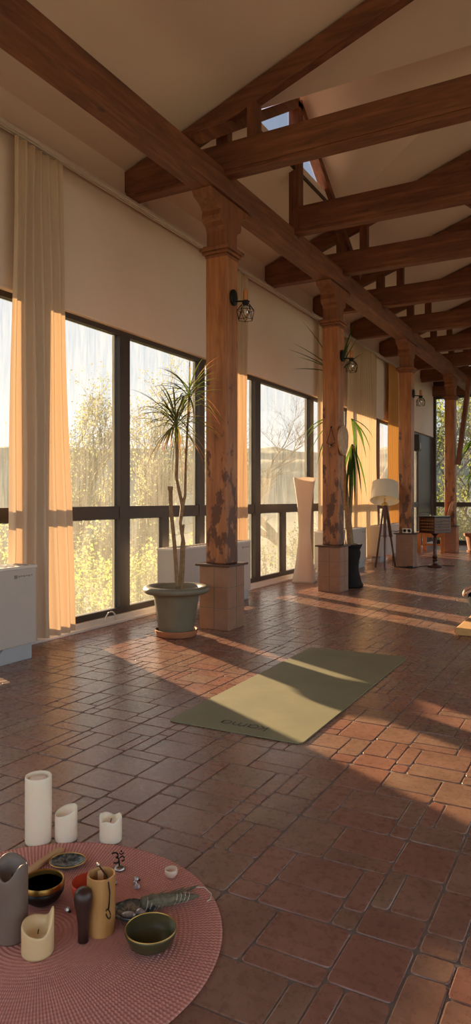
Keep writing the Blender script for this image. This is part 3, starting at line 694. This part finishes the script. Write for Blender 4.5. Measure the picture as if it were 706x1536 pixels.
MB().bar((.30, -.27, .84), (.30, .27, .84), .025, .06, (0, 0, 1)).bar((.215, -.27, .48), (.215, .27, .48), .025, .06).build('back_rail', 'chair_wood', t_, bevel=.004)
# far planter
t_ = thing('potted_yucca', 'drooping dark plant in a terracotta planter at the far right edge', 'potted plant', (-2.30, 14.10, 0))
MB().lathe([(0, 0), (.19, 0), (.195, .04), (.17, .04), (.215, .31), (.25, .315), (.255, .37), (.22, .37), (.2, .32), (0, .31)], 36).build('planter', 'terracotta', t_, smooth=True)
MB().lathe([(0, .335), (.205, .33)], 20).build('soil', 'soil', t_)
MB().tube([(.03, 0, .32), (.05, 0, 1.2), (.02, 0, 2.2)], [.035, .028, .022], 9).build('trunk', 'bark', t_, smooth=True)
lf = MB()
for bz in (1.55, 2.2):
    for k in range(16):
        a = k*2.4; L_((.02, 0, bz), (.02+.30*math.cos(a), .3*math.sin(a), bz-.45+.3*R.random()), .045, 1.3)
for k in range(5): L_((.02, 0, 2.2), (-.2-.02*k, .1*(k-2), 1.5+.1*k), .05, 1.3)
lf.build('foliage', 'leaf_dark', t_, smooth='all')
# wall speaker, strip light
t_ = thing('wall_speaker', 'small black box speaker under the plaster band at the far end', 'speaker', (-3.61, 14.42, 2.03))
MB().box((0, -.1, 0), (.13, .1, .34)).build('cabinet', 'black_metal', t_, bevel=.008)
MB().lathe([(0, 0), (.06, .0), (.07, .006), (.05, .002), (0, .004)], 20, Matrix.Translation((.13, 0, .11)) @ Matrix.Rotation(math.pi/2, 4, 'Y')).build('cone', 'logo_grey', t_)
t_ = thing('strip_light', 'white fluorescent strip light hanging under the far roof beams', 'ceiling light', (-2.77, 15.6, 3.87))
MB().box((0, -.03, 0), (1.2, .03, .05)).build('tube', 'tube_light', t_, bevel=.01)
MB().box((0, -.04, .05), (1.2, .04, .075)).build('housing', 'white_paint', t_)
for x in (.1, 1.1): MB().tube([(x, 0, .075), (x, 0, CZ(-2.77+x)-3.87)], .004, 6).build('suspension', 'black_metal', t_)

# ------------------------------------------------------------ yoga mat
t_ = thing('yoga_mat', 'grey-green yoga mat lying on the tiles with a word printed at its near end', 'yoga mat', (-1.486, 3.58, .0015), math.radians(.6))
hw, hl, rr_ = .335, .90, .035; pts = []
for cx, cyy, a0 in ((hw-rr_, hl-rr_, 0), (-hw+rr_, hl-rr_, 90), (-hw+rr_, -hl+rr_, 180), (hw-rr_, -hl+rr_, 270)):
    for i in range(6):
        a = math.radians(a0+18*i); pts.append((cx+rr_*math.cos(a), cyy+rr_*math.sin(a)))
MB().prism(pts, 2, 0, .005).build('mat_sheet', 'mat_rubber', t_, bevel=.001)
tx = MB()
def stroke(P, wd=.0062):
    # a flat ribbon following the points, letters upright seen from the far end
    P = [Vector((-x, -y, 0)) for x, y in P]; vs = []
    for i, p in enumerate(P):
        d = (P[min(i+1, len(P)-1)]-P[max(i-1, 0)]).normalized(); nn = Vector((-d.y, d.x, 0))*wd/2
        vs += [p+nn, p-nn]
    tx.add([(v.x+.002, v.y-.775, .0058) for v in vs], [(2*i, 2*i+1, 2*i+3, 2*i+2) for i in range(len(P)-1)])
def arc(cx, cyy, r, a0, a1, n=14, sy=1): return [(cx+r*math.cos(math.radians(a0+(a1-a0)*i/n)), cyy+sy*r*math.sin(math.radians(a0+(a1-a0)*i/n))) for i in range(n+1)]
h = .042
x = -.125
stroke([(x, 0), (x, h*1.45)]); stroke([(x, h*.42), (x+.034, h)]); stroke([(x+.012, h*.60), (x+.036, 0)])
def let_a(x): stroke(arc(x+.021, h/2, .021, 0, 360, 20)); stroke([(x+.042, h), (x+.042, .006), (x+.048, 0)])
let_a(x+.046)
xm = x+.108
stroke([(xm, 0), (xm, h)]); stroke(arc(xm+.015, h-.015, .015, 180, 0)+[(xm+.03, 0)]); stroke(arc(xm+.045, h-.015, .015, 180, 0)+[(xm+.06, 0)])
let_a(xm+.075)
tx.build('printed_word', 'mat_mark', t_, label='dark printed brand lettering')
# ------------------------------------------------------------ tan mat and sitting person at the right edge
o = MB().prism([(-.42, 0), (-.445, .012), (-.452, .035), (-.44, .055), (1.2, .055), (1.2, 0)], 1, -.09, .62).build('floor_cushion', 'tan_mat', bevel=.008, loc=(-.60, 5.50, .001), smooth=False)
tag(o, 'thick tan floor cushion with rounded edge under the sitting person', 'cushion')
def skin(name, verts, edges, rad, mat, parent, root=0, sub=2, label=None):
    me = bpy.data.meshes.new(name); me.from_pydata(verts, edges, []); o = bpy.data.objects.new(name, me); col.objects.link(o)
    me.materials.append(MATS[mat]); md = o.modifiers.new('sk', 'SKIN'); md.use_smooth_shade = True
    sv = me.skin_vertices[0].data
    for i, r in enumerate(rad): sv[i].radius = (r, r) if not hasattr(r, '__len__') else r; sv[i].use_root = (i == root)
    s2 = o.modifiers.new('ss', 'SUBSURF'); s2.levels = sub; s2.render_levels = sub
    o.parent = parent
    if label: o['label'] = label
    return o
pr = thing('person', 'person in black sitting on the tan cushion, only knee and hand in frame', 'person', (-.635, 5.62, .056))
# person faces the camera side (-Y); their right knee points to -X
V = [(.22, .12, .12), (.22, .12, .3), (.22, .09, .48), (.22, .05, .58), (.22, .03, .66), (.22, .01, .76), (.22, 0, .82),
     (.08, .08, .10), (-.12, -.02, .20), (-.305, -.09, .232), (-.17, -.22, .10), (.05, -.25, .05), (.15, -.28, .045),
     (.36, .08, .10), (.56, -.02, .15), (.74, -.09, .18), (.58, -.24, .07), (.38, -.27, .045), (.28, -.30, .04),
     (.06, .06, .55), (-.06, -.0, .44), (-.16, -.03, .335), (-.245, -.055, .308), (-.29, -.075, .302),
     (.38, .06, .55), (.52, 0, .42), (.60, -.03, .30), (.69, -.07, .26), (.73, -.09, .25)]
E_ = [(0, 1), (1, 2), (2, 3), (3, 4), (4, 5), (5, 6), (0, 7), (7, 8), (8, 9), (9, 10), (10, 11), (11, 12), (0, 13), (13, 14), (14, 15), (15, 16), (16, 17), (17, 18),
      (3, 19), (19, 20), (20, 21), (21, 22), (22, 23), (3, 24), (24, 25), (25, 26), (26, 27), (27, 28)]
RD = [(.15, .11), (.13, .1), (.15, .1), (.09, .08), (.05, .05), (.085, .095), (.07, .08), .09, .078, .055, .05, .037, .03, .09, .078, .06, .05, .037, .03, .055, .042, .035, .026, (.033, .02), .055, .042, .035, .026, (.033, .02)]
body = skin('body', V, E_, RD, 'skin', pr, 0)
# fingers and thumb of the right hand, curled over the knee
base = Vector((-.29, -.075, .302))
def finger(off, L, r, name='finger', thumb=False, base=base, sx=-1):
    d0 = Vector((sx, -.25, -.15)).normalized(); sd = Vector((.2*sx, 1, 0)).normalized()
    p0 = base+sd*off*.6+d0*.0; p1 = base+sd*off+d0*.045
    if thumb:
        p0 = base+sd*off*.5-d0*.02; p1 = base+sd*(off*1.5)+d0*.012+Vector((0, 0, -.006)); p2 = p1+sd*off*.5+d0*.03+Vector((0, 0, -.014)); p3 = p2+d0*.022+Vector((0, 0, -.014))
    else:
        p2 = p1+(d0+Vector((0, 0, -.75))).normalized()*L*.45; p3 = p2+(Vector((.25*sx, -.05, -1))).normalized()*L*.32; 
        p4 = p3+(Vector((-.2*sx, .0, -1))).normalized()*L*.23
        skin(name, [p0, p1, p2, p3, p4], [(0, 1), (1, 2), (2, 3), (3, 4)], [r*1.05, r*1.1, r, r*.92, r*.8], 'skin', body, 0, 2); return
    skin(name, [p0, p1, p2, p3], [(0, 1), (1, 2), (2, 3)], [r*1.2, r*1.15, r, r*.85], 'skin', body, 0, 2)
for off, L in ((.033, .078), (.011, .086), (-.011, .080), (-.033, .064)): finger(off, L, .0098)
finger(-.045, .06, .011, 'thumb', True)
for off, L in ((.033, .078), (.011, .086), (-.011, .080), (-.033, .064)): finger(off, L, .0098, base=Vector((.73, -.09, .25)), sx=1)
finger(-.045, .06, .011, 'thumb', True, Vector((.73, -.09, .25)), 1)
leg = skin('leggings', [(.22, .12, .12), (.10, .08, .10), (-.12, -.02, .20), (-.308, -.092, .232), (-.17, -.22, .10), (.02, -.245, .052), (.34, .08, .10), (.56, -.02, .15), (.73, -.09, .18), (.60, -.22, .08), (.45, -.25, .06)],
     [(0, 1), (1, 2), (2, 3), (3, 4), (4, 5), (0, 6), (6, 7), (7, 8), (8, 9), (9, 10)], [(.17, .13), .10, .088, .074, .064, .052, .10, .088, .068, .06, .05], 'black_cloth', pr)
skin('top', [(.22, .12, .2), (.22, .12, .32), (.22, .09, .48), (.22, .05, .57), (.08, .06, .55), (-.06, .01, .44), (.36, .06, .55), (.50, .01, .44)], [(0, 1), (1, 2), (2, 3), (3, 4), (4, 5), (3, 6), (6, 7)],
     [(.19, .15), (.168, .135), (.188, .142), (.115, .11), .085, .066, .085, .066], 'black_cloth', pr)
MB().sphere((.22, .042, .815), .093, 20, 14, (1, 1.0, 1.08)).build('hair', 'hair', pr, smooth='all')
MB().sphere((.22, -.092, .755), .014, 10, 8, (.7, 1, 1.3)).build('nose', 'skin', pr, smooth='all')
for q in (-.033, .033): MB().sphere((.22+q, -.076, .775), .010, 10, 8).build('eye', 'outlet_white', pr, smooth='all')
MB().sphere((.22, -.081, .722), .02, 10, 6, (1, .4, .3)).build('mouth', 'red_glaze', pr, smooth='all')

# ------------------------------------------------------------ altar cloth and objects on it
PM = (-1.19, 1.215)
prof = []; n = 160
for i in range(n+1):
    r_ = .43*i/n; prof.append((max(r_, .0001), .005+.0011*math.sin(i*math.pi/2)))
prof += [(.436, .004), (.434, 0)]
o = MB().lathe(prof, 120).build('round_placemat', 'woven', smooth='all', loc=(PM[0], PM[1], .0012)); tag(o, 'round dusty-pink woven placemat on the tiles', 'placemat')
ZP = .0075
def candle(name, mat, r, h, loc, label, topf, seed=0, wick=True, n=40):
    t_ = thing(name, label, 'candle', loc)
    m = MB(); lo = min(topf(2*math.pi*q/n) for q in range(n)); rings = [(r*.97, 0), (r, .004), (r, lo*.3), (r, lo*.6), (r, lo*.88)]
    vs = []
    for rr_, z in rings:
        for j in range(n): a = 2*math.pi*j/n; vs.append((rr_*math.cos(a), rr_*math.sin(a), z))
    for fr in (1.0, .97, .88, .74, .6, .3):
        for j in range(n):
            a = 2*math.pi*j/n; e = topf(a)
            rim = {1.0: e-.004, .97: e, .88: e-.001, .74: e-.010-.3*max(0, e-h*.9), .6: lo-.006, .3: lo-.009}[fr]
            vs.append((r*fr*math.cos(a), r*fr*math.sin(a), rim))
    k = len(vs)//n
    fs = [(i*n+j, i*n+(j+1) % n, (i+1)*n+(j+1) % n, (i+1)*n+j) for i in range(k-1) for j in range(n)]+[tuple(range(n))[::-1], tuple((k-1)*n+j for j in range(n))]
    m.add(vs, fs).build('wax_body', mat, t_, smooth='all')
    zt = vs[-1][2]
    if wick: MB().tube([(0, 0, zt-.002), (.001, 0, zt+.006), (.003, 0, zt+.011)], .0012, 6).build('wick', 'black_metal', t_)
    return t_
SD = Vector((-.67, .74, 0))
candle('pillar_candle', 'wax_white', .0392, .198, (-1.517, 1.553, .001), 'tallest white pillar candle standing behind the round placemat', lambda a: .198, wick=False)
candle('pillar_candle', 'wax_white', .0335, .098, (-1.452, 1.602, .001), 'short white candle with a slanted top, middle of the three behind the placemat', lambda a: .088+.010*math.cos(a-1.0), wick=False)
candle('pillar_candle', 'wax_white', .0335, .08, (-1.330, 1.662, .001), 'short white candle with a broken melted rim, rightmost behind the placemat', lambda a: .066+.013*max(0, math.cos(a-3.3))**4+.008*max(0, math.cos(a-.6))**3+.003*math.cos(5*a))
candle('pillar_candle', 'candle_grey', .0365, .182, (-1.232, 1.176, ZP), 'tall grey-brown candle with a collapsed rim at the left edge', lambda a: .174+.008*math.cos(2*a+1)-.03*max(0, math.cos(a+1.1))**4)
candle('pillar_candle', 'wax_yellow', .036, .10, (-1.140, 1.165, ZP), 'broken pale yellow candle with one high rim shard beside the dark bowl', lambda a: .058+.045*max(0, math.cos(a-.75))**4+.01*math.cos(a-3))
# singing bowl
t_ = thing('singing_bowl', 'black singing bowl with a brass rim beside the grey candle', 'bowl', (-1.272, 1.318, ZP))
MB().lathe([(0, 0), (.028, 0), (.043, .012), (.052, .026), (.054, .042)], 40).build('bowl_body', 'dark_bowl', t_, smooth='all')
MB().lathe([(.054, .042), (.0535, .053), (.052, .055), (.049, .053), (.048, .043)], 40).build('rim', 'brass', t_, smooth=True)
MB().lathe([(.048, .043), (.045, .024), (.03, .009), (0, .006)], 40).build('inner', 'dark_bowl', t_, smooth='all')
# dish
t_ = thing('metal_dish', 'shallow oval iridescent dish near the back of the placemat', 'dish', (-1.335, 1.479, ZP), math.radians(30))
MB().lathe([(0, 0), (.03, 0), (.045, .008), (.05, .014), (.049, .015), (.042, .009), (.028, .003), (0, .002)], 36, Matrix.Diagonal((1, .82, 1, 1))).build('dish_body', 'abalone', t_, smooth='all')
MB().tube([(.0495*math.cos(a), .0495*.82*math.sin(a), .0145) for a in [2*math.pi*i/36 for i in range(37)]], .0014, 6).build('rim', 'brass', t_)
# incense stick / flat wooden bar
o = MB().box((-.011, -.08, 0), (.011, .08, .011)).build('wooden_stick', 'pale_wood', bevel=.003, loc=(-1.402, 1.45, ZP+.001)); o.rotation_euler = (0, 0, math.radians(3)); tag(o, 'pale wooden stick lying behind the dark bowl', 'wooden stick')
# bamboo cup
t_ = thing('bamboo_cup', 'tall bamboo cup holding a stick and a cord', 'cup', (-1.062, 1.292, ZP))
MB().lathe([(0, 0), (.030, 0), (.0325, .02), (.0335, .132), (.0325, .136), (.029, .136), (.028, .13), (.027, .01), (0, .008)], 36).build('cup_body', 'bamboo', t_, smooth=True)
o = MB().bar((-1.045, 1.275, .06), (-1.078, 1.308, .140), .014, .005).build('flat_stick', 'pale_wood', bevel=.001); tag(o, 'flat pale stick inside the bamboo cup', 'stick')
t_ = thing('hanging_cord', 'dark cord with a ring hooked over the bamboo cup', 'cord', (-1.062, 1.292, ZP-.0102))
MB().tube([(-.018, .012, .160), (-.010, .006, .158), (.005, .0, .153), (.020, -.006, .150), (.031, -.012, .140), (.0365, -.014, .12), (.0365, -.016, .095), (.036, -.018, .082)], .0018, 6).build('cord', 'black_metal', t_, smooth='all')
MB().tube([(.036+.009*math.sin(a), -.019-.003*math.sin(a), .071+.010*math.cos(a)) for a in [2*math.pi*i/14 for i in range(15)]], .0016, 6).build('ring', 'black_metal', t_, smooth='all')
MB().sphere((-.02, .013, .156), .005, 10, 8).build('bead', 'steel', t_, smooth='all')
# mallet
t_ = thing('mallet', 'dark rounded wooden mallet standing in front of the bamboo cup', 'mallet', (-1.075, 1.243, ZP))
MB().lathe([(0, 0), (.012, 0), (.0125, .04), (.016, .065), (.02, .082), (.0215, .100), (.0195, .113), (.012, .121), (0, .123)], 28).build('mallet_body', 'mallet', t_, smooth='all')
o = MB().lathe([(0, 0), (.022, 0), (.036, .026), (.043, .064), (.041, .066), (.033, .028), (0, .004)], 36).build('red_bowl', 'red_glaze', smooth='all', loc=(-1.152, 1.352, ZP)); tag(o, 'orange-red bowl half hidden behind the bamboo cup', 'bowl')
# om holder
t_ = thing('om_symbol', 'small dark metal symbol on a round silver foot', 'ornament', (-1.197, 1.533, ZP), math.radians(28))
MB().lathe([(0, 0), (.016, 0), (.017, .003), (.008, .009), (0, .01)], 20).build('foot', 'steel', t_, smooth='all')
om = MB()
def P3(pts): return [(x, 0, z) for x, z in pts]
om.tube(P3([(0, .008), (0, .018), (-.002, .024)]), .0022, 6)
om.tube(P3([(-.012+.0+.009*math.cos(a), .038+.007*math.sin(a)) for a in [math.radians(150-i*24) for i in range(10)]]), .0022, 6)
om.tube(P3([(-.010+.010*math.cos(a), .024+.008*math.sin(a)) for a in [math.radians(90-i*24) for i in range(10)]]), .0022, 6)
om.tube(P3([(.002, .031), (.008, .036), (.014, .032), (.013, .024), (.007, .022)]), .0022, 6)
om.tube(P3([(.0, .044), (.006, .040), (.013, .045)]), .0018, 6); om.sphere((.006, 0, .049), .0028, 8, 6)
om.build('symbol', 'black_metal', t_, smooth='all')
# small charms
def gem(loc, s, label, rz=0):
    t_ = thing('crystal_charm', label, 'charm', loc, rz)
    MB().lathe([(0, 0), (s*.6, .0), (s, s*.5), (s*.75, s*1.2), (0, s*1.5)], 7).build('stone', 'crystal', t_)
    MB().lathe([(0, 0), (s*.4, 0), (s*.5, s*.3), (0, s*.5)], 8, Matrix.Translation((s*.9, -s*.7, 0))).build('clasp', 'black_metal', t_)
gem((-1.161, 1.468, ZP), .006, 'tiny silver charm beside the bamboo cup mouth')
gem((-1.121, 1.509, ZP), .007, 'upright grey crystal, farthest of the three near the placemat middle', 1)
gem((-1.113, 1.493, ZP), .006, 'dark pointed charm between two pale crystals', 2)
gem((-1.095, 1.477, ZP), .009, 'pale round crystal nearest the sage bundle', 3)
gem((-1.188, 1.315, ZP), .008, 'silver charm between dark bowl and mallet', .5)
# tealight bowl
o = MB().lathe([(0, 0), (.011, 0), (.017, .010), (.0175, .022), (.015, .023), (.013, .013), (.006, .011), (0, .012)], 24).build('tealight_cup', 'wax_tea', smooth='all', loc=(-1.048, 1.567, ZP)); tag(o, 'tiny translucent tealight cup near the right rim of the placemat', 'tealight')
# shell
t_ = thing('abalone_shell', 'dark silvery shell dish holding the end of the sage bundle', 'shell', (-1.028, 1.368, ZP), math.radians(25))
MB().lathe([(0, .0), (.03, .002), (.048, .012), (.055, .022), (.053, .024), (.045, .015), (.028, .006), (0, .004)], 30, Matrix.Diagonal((1, .75, 1, 1)), wob=lambda p, t: (p.x*(1+.06*math.sin(5*t)), p.y*(1+.08*math.sin(4*t+1)), p.z)).build('shell_body', 'abalone', t_, smooth='all')
MB().sphere((.02, .015, .008), .015, 10, 6, (1, .8, .5)).sphere((-.01, -.0, .008), .014, 10, 6, (1.3, .8, .5)).build('ash', 'crystal', t_, label='grey ash')
# sage bundle
t_ = thing('sage_bundle', 'twine-wrapped dried sage bundle resting on the shell', 'sage bundle', (-1.02, 1.395, ZP+.018), math.atan2(.135, .105))
sg = MB(); rr = random.Random(2)
sg.tube([(0, 0, .006), (.03, 0, .004), (.07, 0, 0), (.11, 0, -.004), (.15, 0, -.010)], [.014, .017, .015, .010, .003], 12)
for k in range(60):
    x = rr.uniform(0, .13); a = rr.uniform(0, 6.28); r_ = .014*(1-x/.2)
    sg.leaf((x, r_*math.cos(a), .003+r_*math.sin(a)), (1, .35*math.cos(a), .35*math.sin(a)), .03, .006, .1, 3)
sg.build('leaves', 'sage', t_, smooth='all')
tw = MB()
for k in range(11):
    x = .008+k*.011; r_ = .0175*(1-x/.32)
    tw.tube([(x+.006*math.sin(a), r_*math.cos(a), .003-.06*x+r_*math.sin(a)) for a in [2*math.pi*i/14 for i in range(15)]], .0009, 5)
tw.tube([(.12, 0, .008), (.145, .012, .008), (.17, .012, .002), (.185, 0, -.012), (.178, -.014, -.0165), (.165, -.02, -.0165)], .0012, 5)
tw.build('twine', 'string', t_, smooth='all')
# near bowl
t_ = thing('olive_bowl', 'dark olive metal bowl at the near edge of the placemat', 'bowl', (-.925, 1.300, ZP))
MB().lathe([(0, 0), (.03, 0), (.05, .014), (.06, .04), (.0595, .044), (.056, .044), (.047, .018), (.028, .005), (0, .004)], 40).build('bowl_body', 'green_bowl', t_, smooth='all')
MB().tube([(.058*math.cos(a), .058*math.sin(a), .044) for a in [2*math.pi*i/36 for i in range(37)]], .0016, 6).build('rim', 'brass', t_)

# ------------------------------------------------------------ outside
S(MB().add([(-3.85, -60, -2.2), (-3.85, 19, -2.2), (-14, 19, -3.2), (-14, -60, -3.2)], [(0, 1, 2, 3)]), 'ground_near', 'grass')
def terrain(name, x0, x1, y0, y1, nx, ny, fz, mat):
    vs = []
    for i in range(nx+1):
        for j in range(ny+1):
            x = x0+(x1-x0)*i/nx; y = y0+(y1-y0)*j/ny; vs.append((x, y, fz(x, y)))
    fs = [(i*(ny+1)+j, (i+1)*(ny+1)+j, (i+1)*(ny+1)+j+1, i*(ny+1)+j+1) for i in range(nx) for j in range(ny)]
    return MB().add(vs, fs).build(name, mat, smooth='all', kind='structure')
def gz(x, y):
    d = math.hypot(x+1, y-8); return -3.0-.0*d+ (0 if d < 25 else min(1, (d-25)/70)**1.3*11.5)+.5*math.sin(x*.13)*math.sin(y*.11)+(0 if d < 60 else (d-60)/35*(.3*math.sin(x*.31+y*.23)+.25*math.sin(y*.57-x*.2)+.2*math.sin(x*.9+y*.7)))
terrain('ground', -130, 60, -70, 130, 110, 110, lambda x, y: gz(x, y)-(.0 if x < -3.8 or y > 17 else 0), 'hill')
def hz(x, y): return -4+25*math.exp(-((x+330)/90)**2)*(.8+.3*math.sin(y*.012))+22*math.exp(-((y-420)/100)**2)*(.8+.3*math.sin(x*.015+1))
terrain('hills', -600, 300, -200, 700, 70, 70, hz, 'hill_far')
def tree(base, height, seed, label, leaf_mat, nleaf, lsize, lean=(0, 0), spread=.55, levels=4, trunk=.16, bark='tree_bark', name='outside_tree', cat='tree', group=None, first=.35, cl=.5):
    rr = random.Random(seed); tb = MB(); tips = []
    t_ = thing(name, label, cat, base, 0, group)
    def grow(p, d, L, r, lev):
        k = 4; pts = [p]; rs = [r]; q = p.copy(); dd = d.copy()
        for i in range(k):
            dd = (dd+Vector((rr.gauss(0, .09), rr.gauss(0, .09), rr.gauss(.03, .06)))).normalized()
            q = q+dd*(L/k); pts.append(q.copy()); rs.append(r*(1-.5*(i+1)/k))
            if lev <= 2: tips.append(q.copy())
        tb.tube(pts, rs, 6 if lev > 2 else 4, cap=False)
        if lev == 0: return
        nb = 4 if lev > 1 else 5
        for b_ in range(nb):
            i = rr.randint(1 if lev < levels else 2, k); o_ = pts[i]
            a = rr.uniform(0, 2*math.pi); s_ = Vector((math.cos(a), math.sin(a), rr.uniform(-.1, .6)))
            nd = (dd*(1-spread)+s_*spread).normalized()
            grow(o_, nd, L*rr.uniform(.5, .78), rs[i]*.7, lev-1)
    grow(Vector((0, 0, 0)), Vector((lean[0], lean[1], 1)).normalized(), height*first, trunk, levels)
    tb.build('branches', bark, t_, smooth='all')
    if nleaf:
        lm = MB()
        for _ in range(nleaf):
            c_ = tips[rr.randrange(len(tips))]+Vector((rr.gauss(0, cl*.35), rr.gauss(0, cl*.35), rr.gauss(0, cl*.35)))
            a = Vector((rr.gauss(0, 1), rr.gauss(0, 1), rr.gauss(0, 1))).normalized(); b_ = a.orthogonal().normalized(); s_ = lsize*rr.uniform(.6, 1.3)
            lm.add([c_-a*s_, c_+b_*s_*.6, c_+a*s_, c_-b_*s_*.6], [(0, 1, 2, 3)])
        o = lm.build('leaves', leaf_mat, t_)
    return t_
# seen through the left windows
tree((-25, 27.5, -5.0), 17, 21, 'spring tree with sparse pale green leaves outside the nearest window', 'leaf_pale', 6000, .08, (-.05, .05), .38, 5, .42, cl=.8)
tree((-25, 34.5, -5.0), 18, 22, 'tall spring tree behind the dracaena, outside the second pane', 'leaf_pale', 5000, .08, (.0, .0), .38, 5, .42, cl=.8)
tree((-15.2, 37, -4.0), 19, 33, 'bare fine-branched tree outside the windows between the first columns', 'leaf_pale', 0, .05, (-.4, -.25), .5, 6, .34, first=.28)
# seen through the end windows
tree((-6.3, 25.0, -2.5), 12, 41, 'forked bare tree with a pale leaning trunk outside the end windows', 'leaf_spring', 700, .06, (.1, .0), .5, 4, .14, 'tree_bark_grey')
tree((-4.9, 30.5, -2.5), 13, 42, 'leafy tree outside the end windows at the right edge', 'leaf_spring', 5000, .08, (-.05, 0), .5, 4, .16)
o = MB().tube([(-7.6, 22.2, -1.5), (-6.9, 22.2, 1.0), (-6.0, 22.3, 2.6), (-5.0, 22.4, 4.1)], [.2, .17, .15, .12], 10).build('leaning_trunk', 'tree_bark_grey', smooth='all'); tag(o, 'thick pale grey leaning tree trunk outside the end windows', 'tree trunk')
def bush(c_, sx_, sy_, sz_, n_, size, mat, seed, label):
    rr = random.Random(seed); t_ = thing('outside_bush', label, 'bush', (c_[0], c_[1], c_[2]-sz_), 0, 'bushes outside the windows')
    lm = MB(); tb = MB()
    cl = [(rr.gauss(0, sx_*.4), rr.gauss(0, sy_*.4), sz_+rr.gauss(0, sz_*.42)) for _ in range(60)]
    for (x, y, z) in cl: tb.tube([(x*.3, y*.3, 0), (x*.7, y*.7, z*.55), (x, y, z)], [.02, .013, .005], 4, cap=False)
    for _ in range(n_):
        x, y, z = cl[rr.randrange(60)]; s_ = size*rr.uniform(.6, 1.3)
        p = Vector((x+rr.gauss(0, sx_*.12), y+rr.gauss(0, sy_*.12), z+rr.gauss(0, sz_*.2)))
        a = Vector((rr.gauss(0, 1), rr.gauss(0, 1), rr.gauss(0, 1))).normalized(); b_ = a.orthogonal().normalized()
        lm.add([p-a*s_, p+b_*s_*.6, p+a*s_, p-b_*s_*.6], [(0, 1, 2, 3)])
    tb.build('twigs', 'tree_bark', t_); lm.build('leaves', mat, t_)
BB = [((-12, 12.5, -1.7), 2.2, 2.2, 1.4, 6500, .05, 'leaf_spring', 'low yellow-green bush outside, below the nearest window'),
 ((-12, 17.0, -1.7), 2.0, 2.0, 1.4, 6000, .05, 'leaf_spring', 'yellow-green bush outside, behind the dracaena pot'),
 ((-12, 22.0, -1.6), 2.0, 2.0, 1.4, 4500, .05, 'leaf_pale', 'pale bush outside, left of the paper lamp'),
 ((-10.5, 27.0, -1.4), 2.0, 2.0, 1.4, 4000, .05, 'leaf_spring', 'sparse bush outside, behind the paper lamp'),
 ((-6.8, 20.4, .0), 1.3, .9, 1.4, 5000, .045, 'leaf_spring', 'bright yellow-green bush outside the end windows'),
 ((-4.0, 20.6, .0), 1.3, .9, 1.4, 5000, .045, 'leaf_spring', 'bright bush outside the end windows at the right edge'),
 ((-22, 19, -1.7), 3.5, 3, 1.8, 5000, .10, 'leaf_pale', 'dull bush outside, beyond the first bushes'),
 ((-20, 25.5, -1.5), 3, 2.5, 1.8, 4000, .10, 'leaf_pale', 'dull bush outside, farther along the slope')]
for q, (c_, sx_, sy_, sz_, n_, s_, m_, lb_) in enumerate(BB): bush(c_, sx_, sy_, sz_, n_, s_, m_, 60+q, lb_)
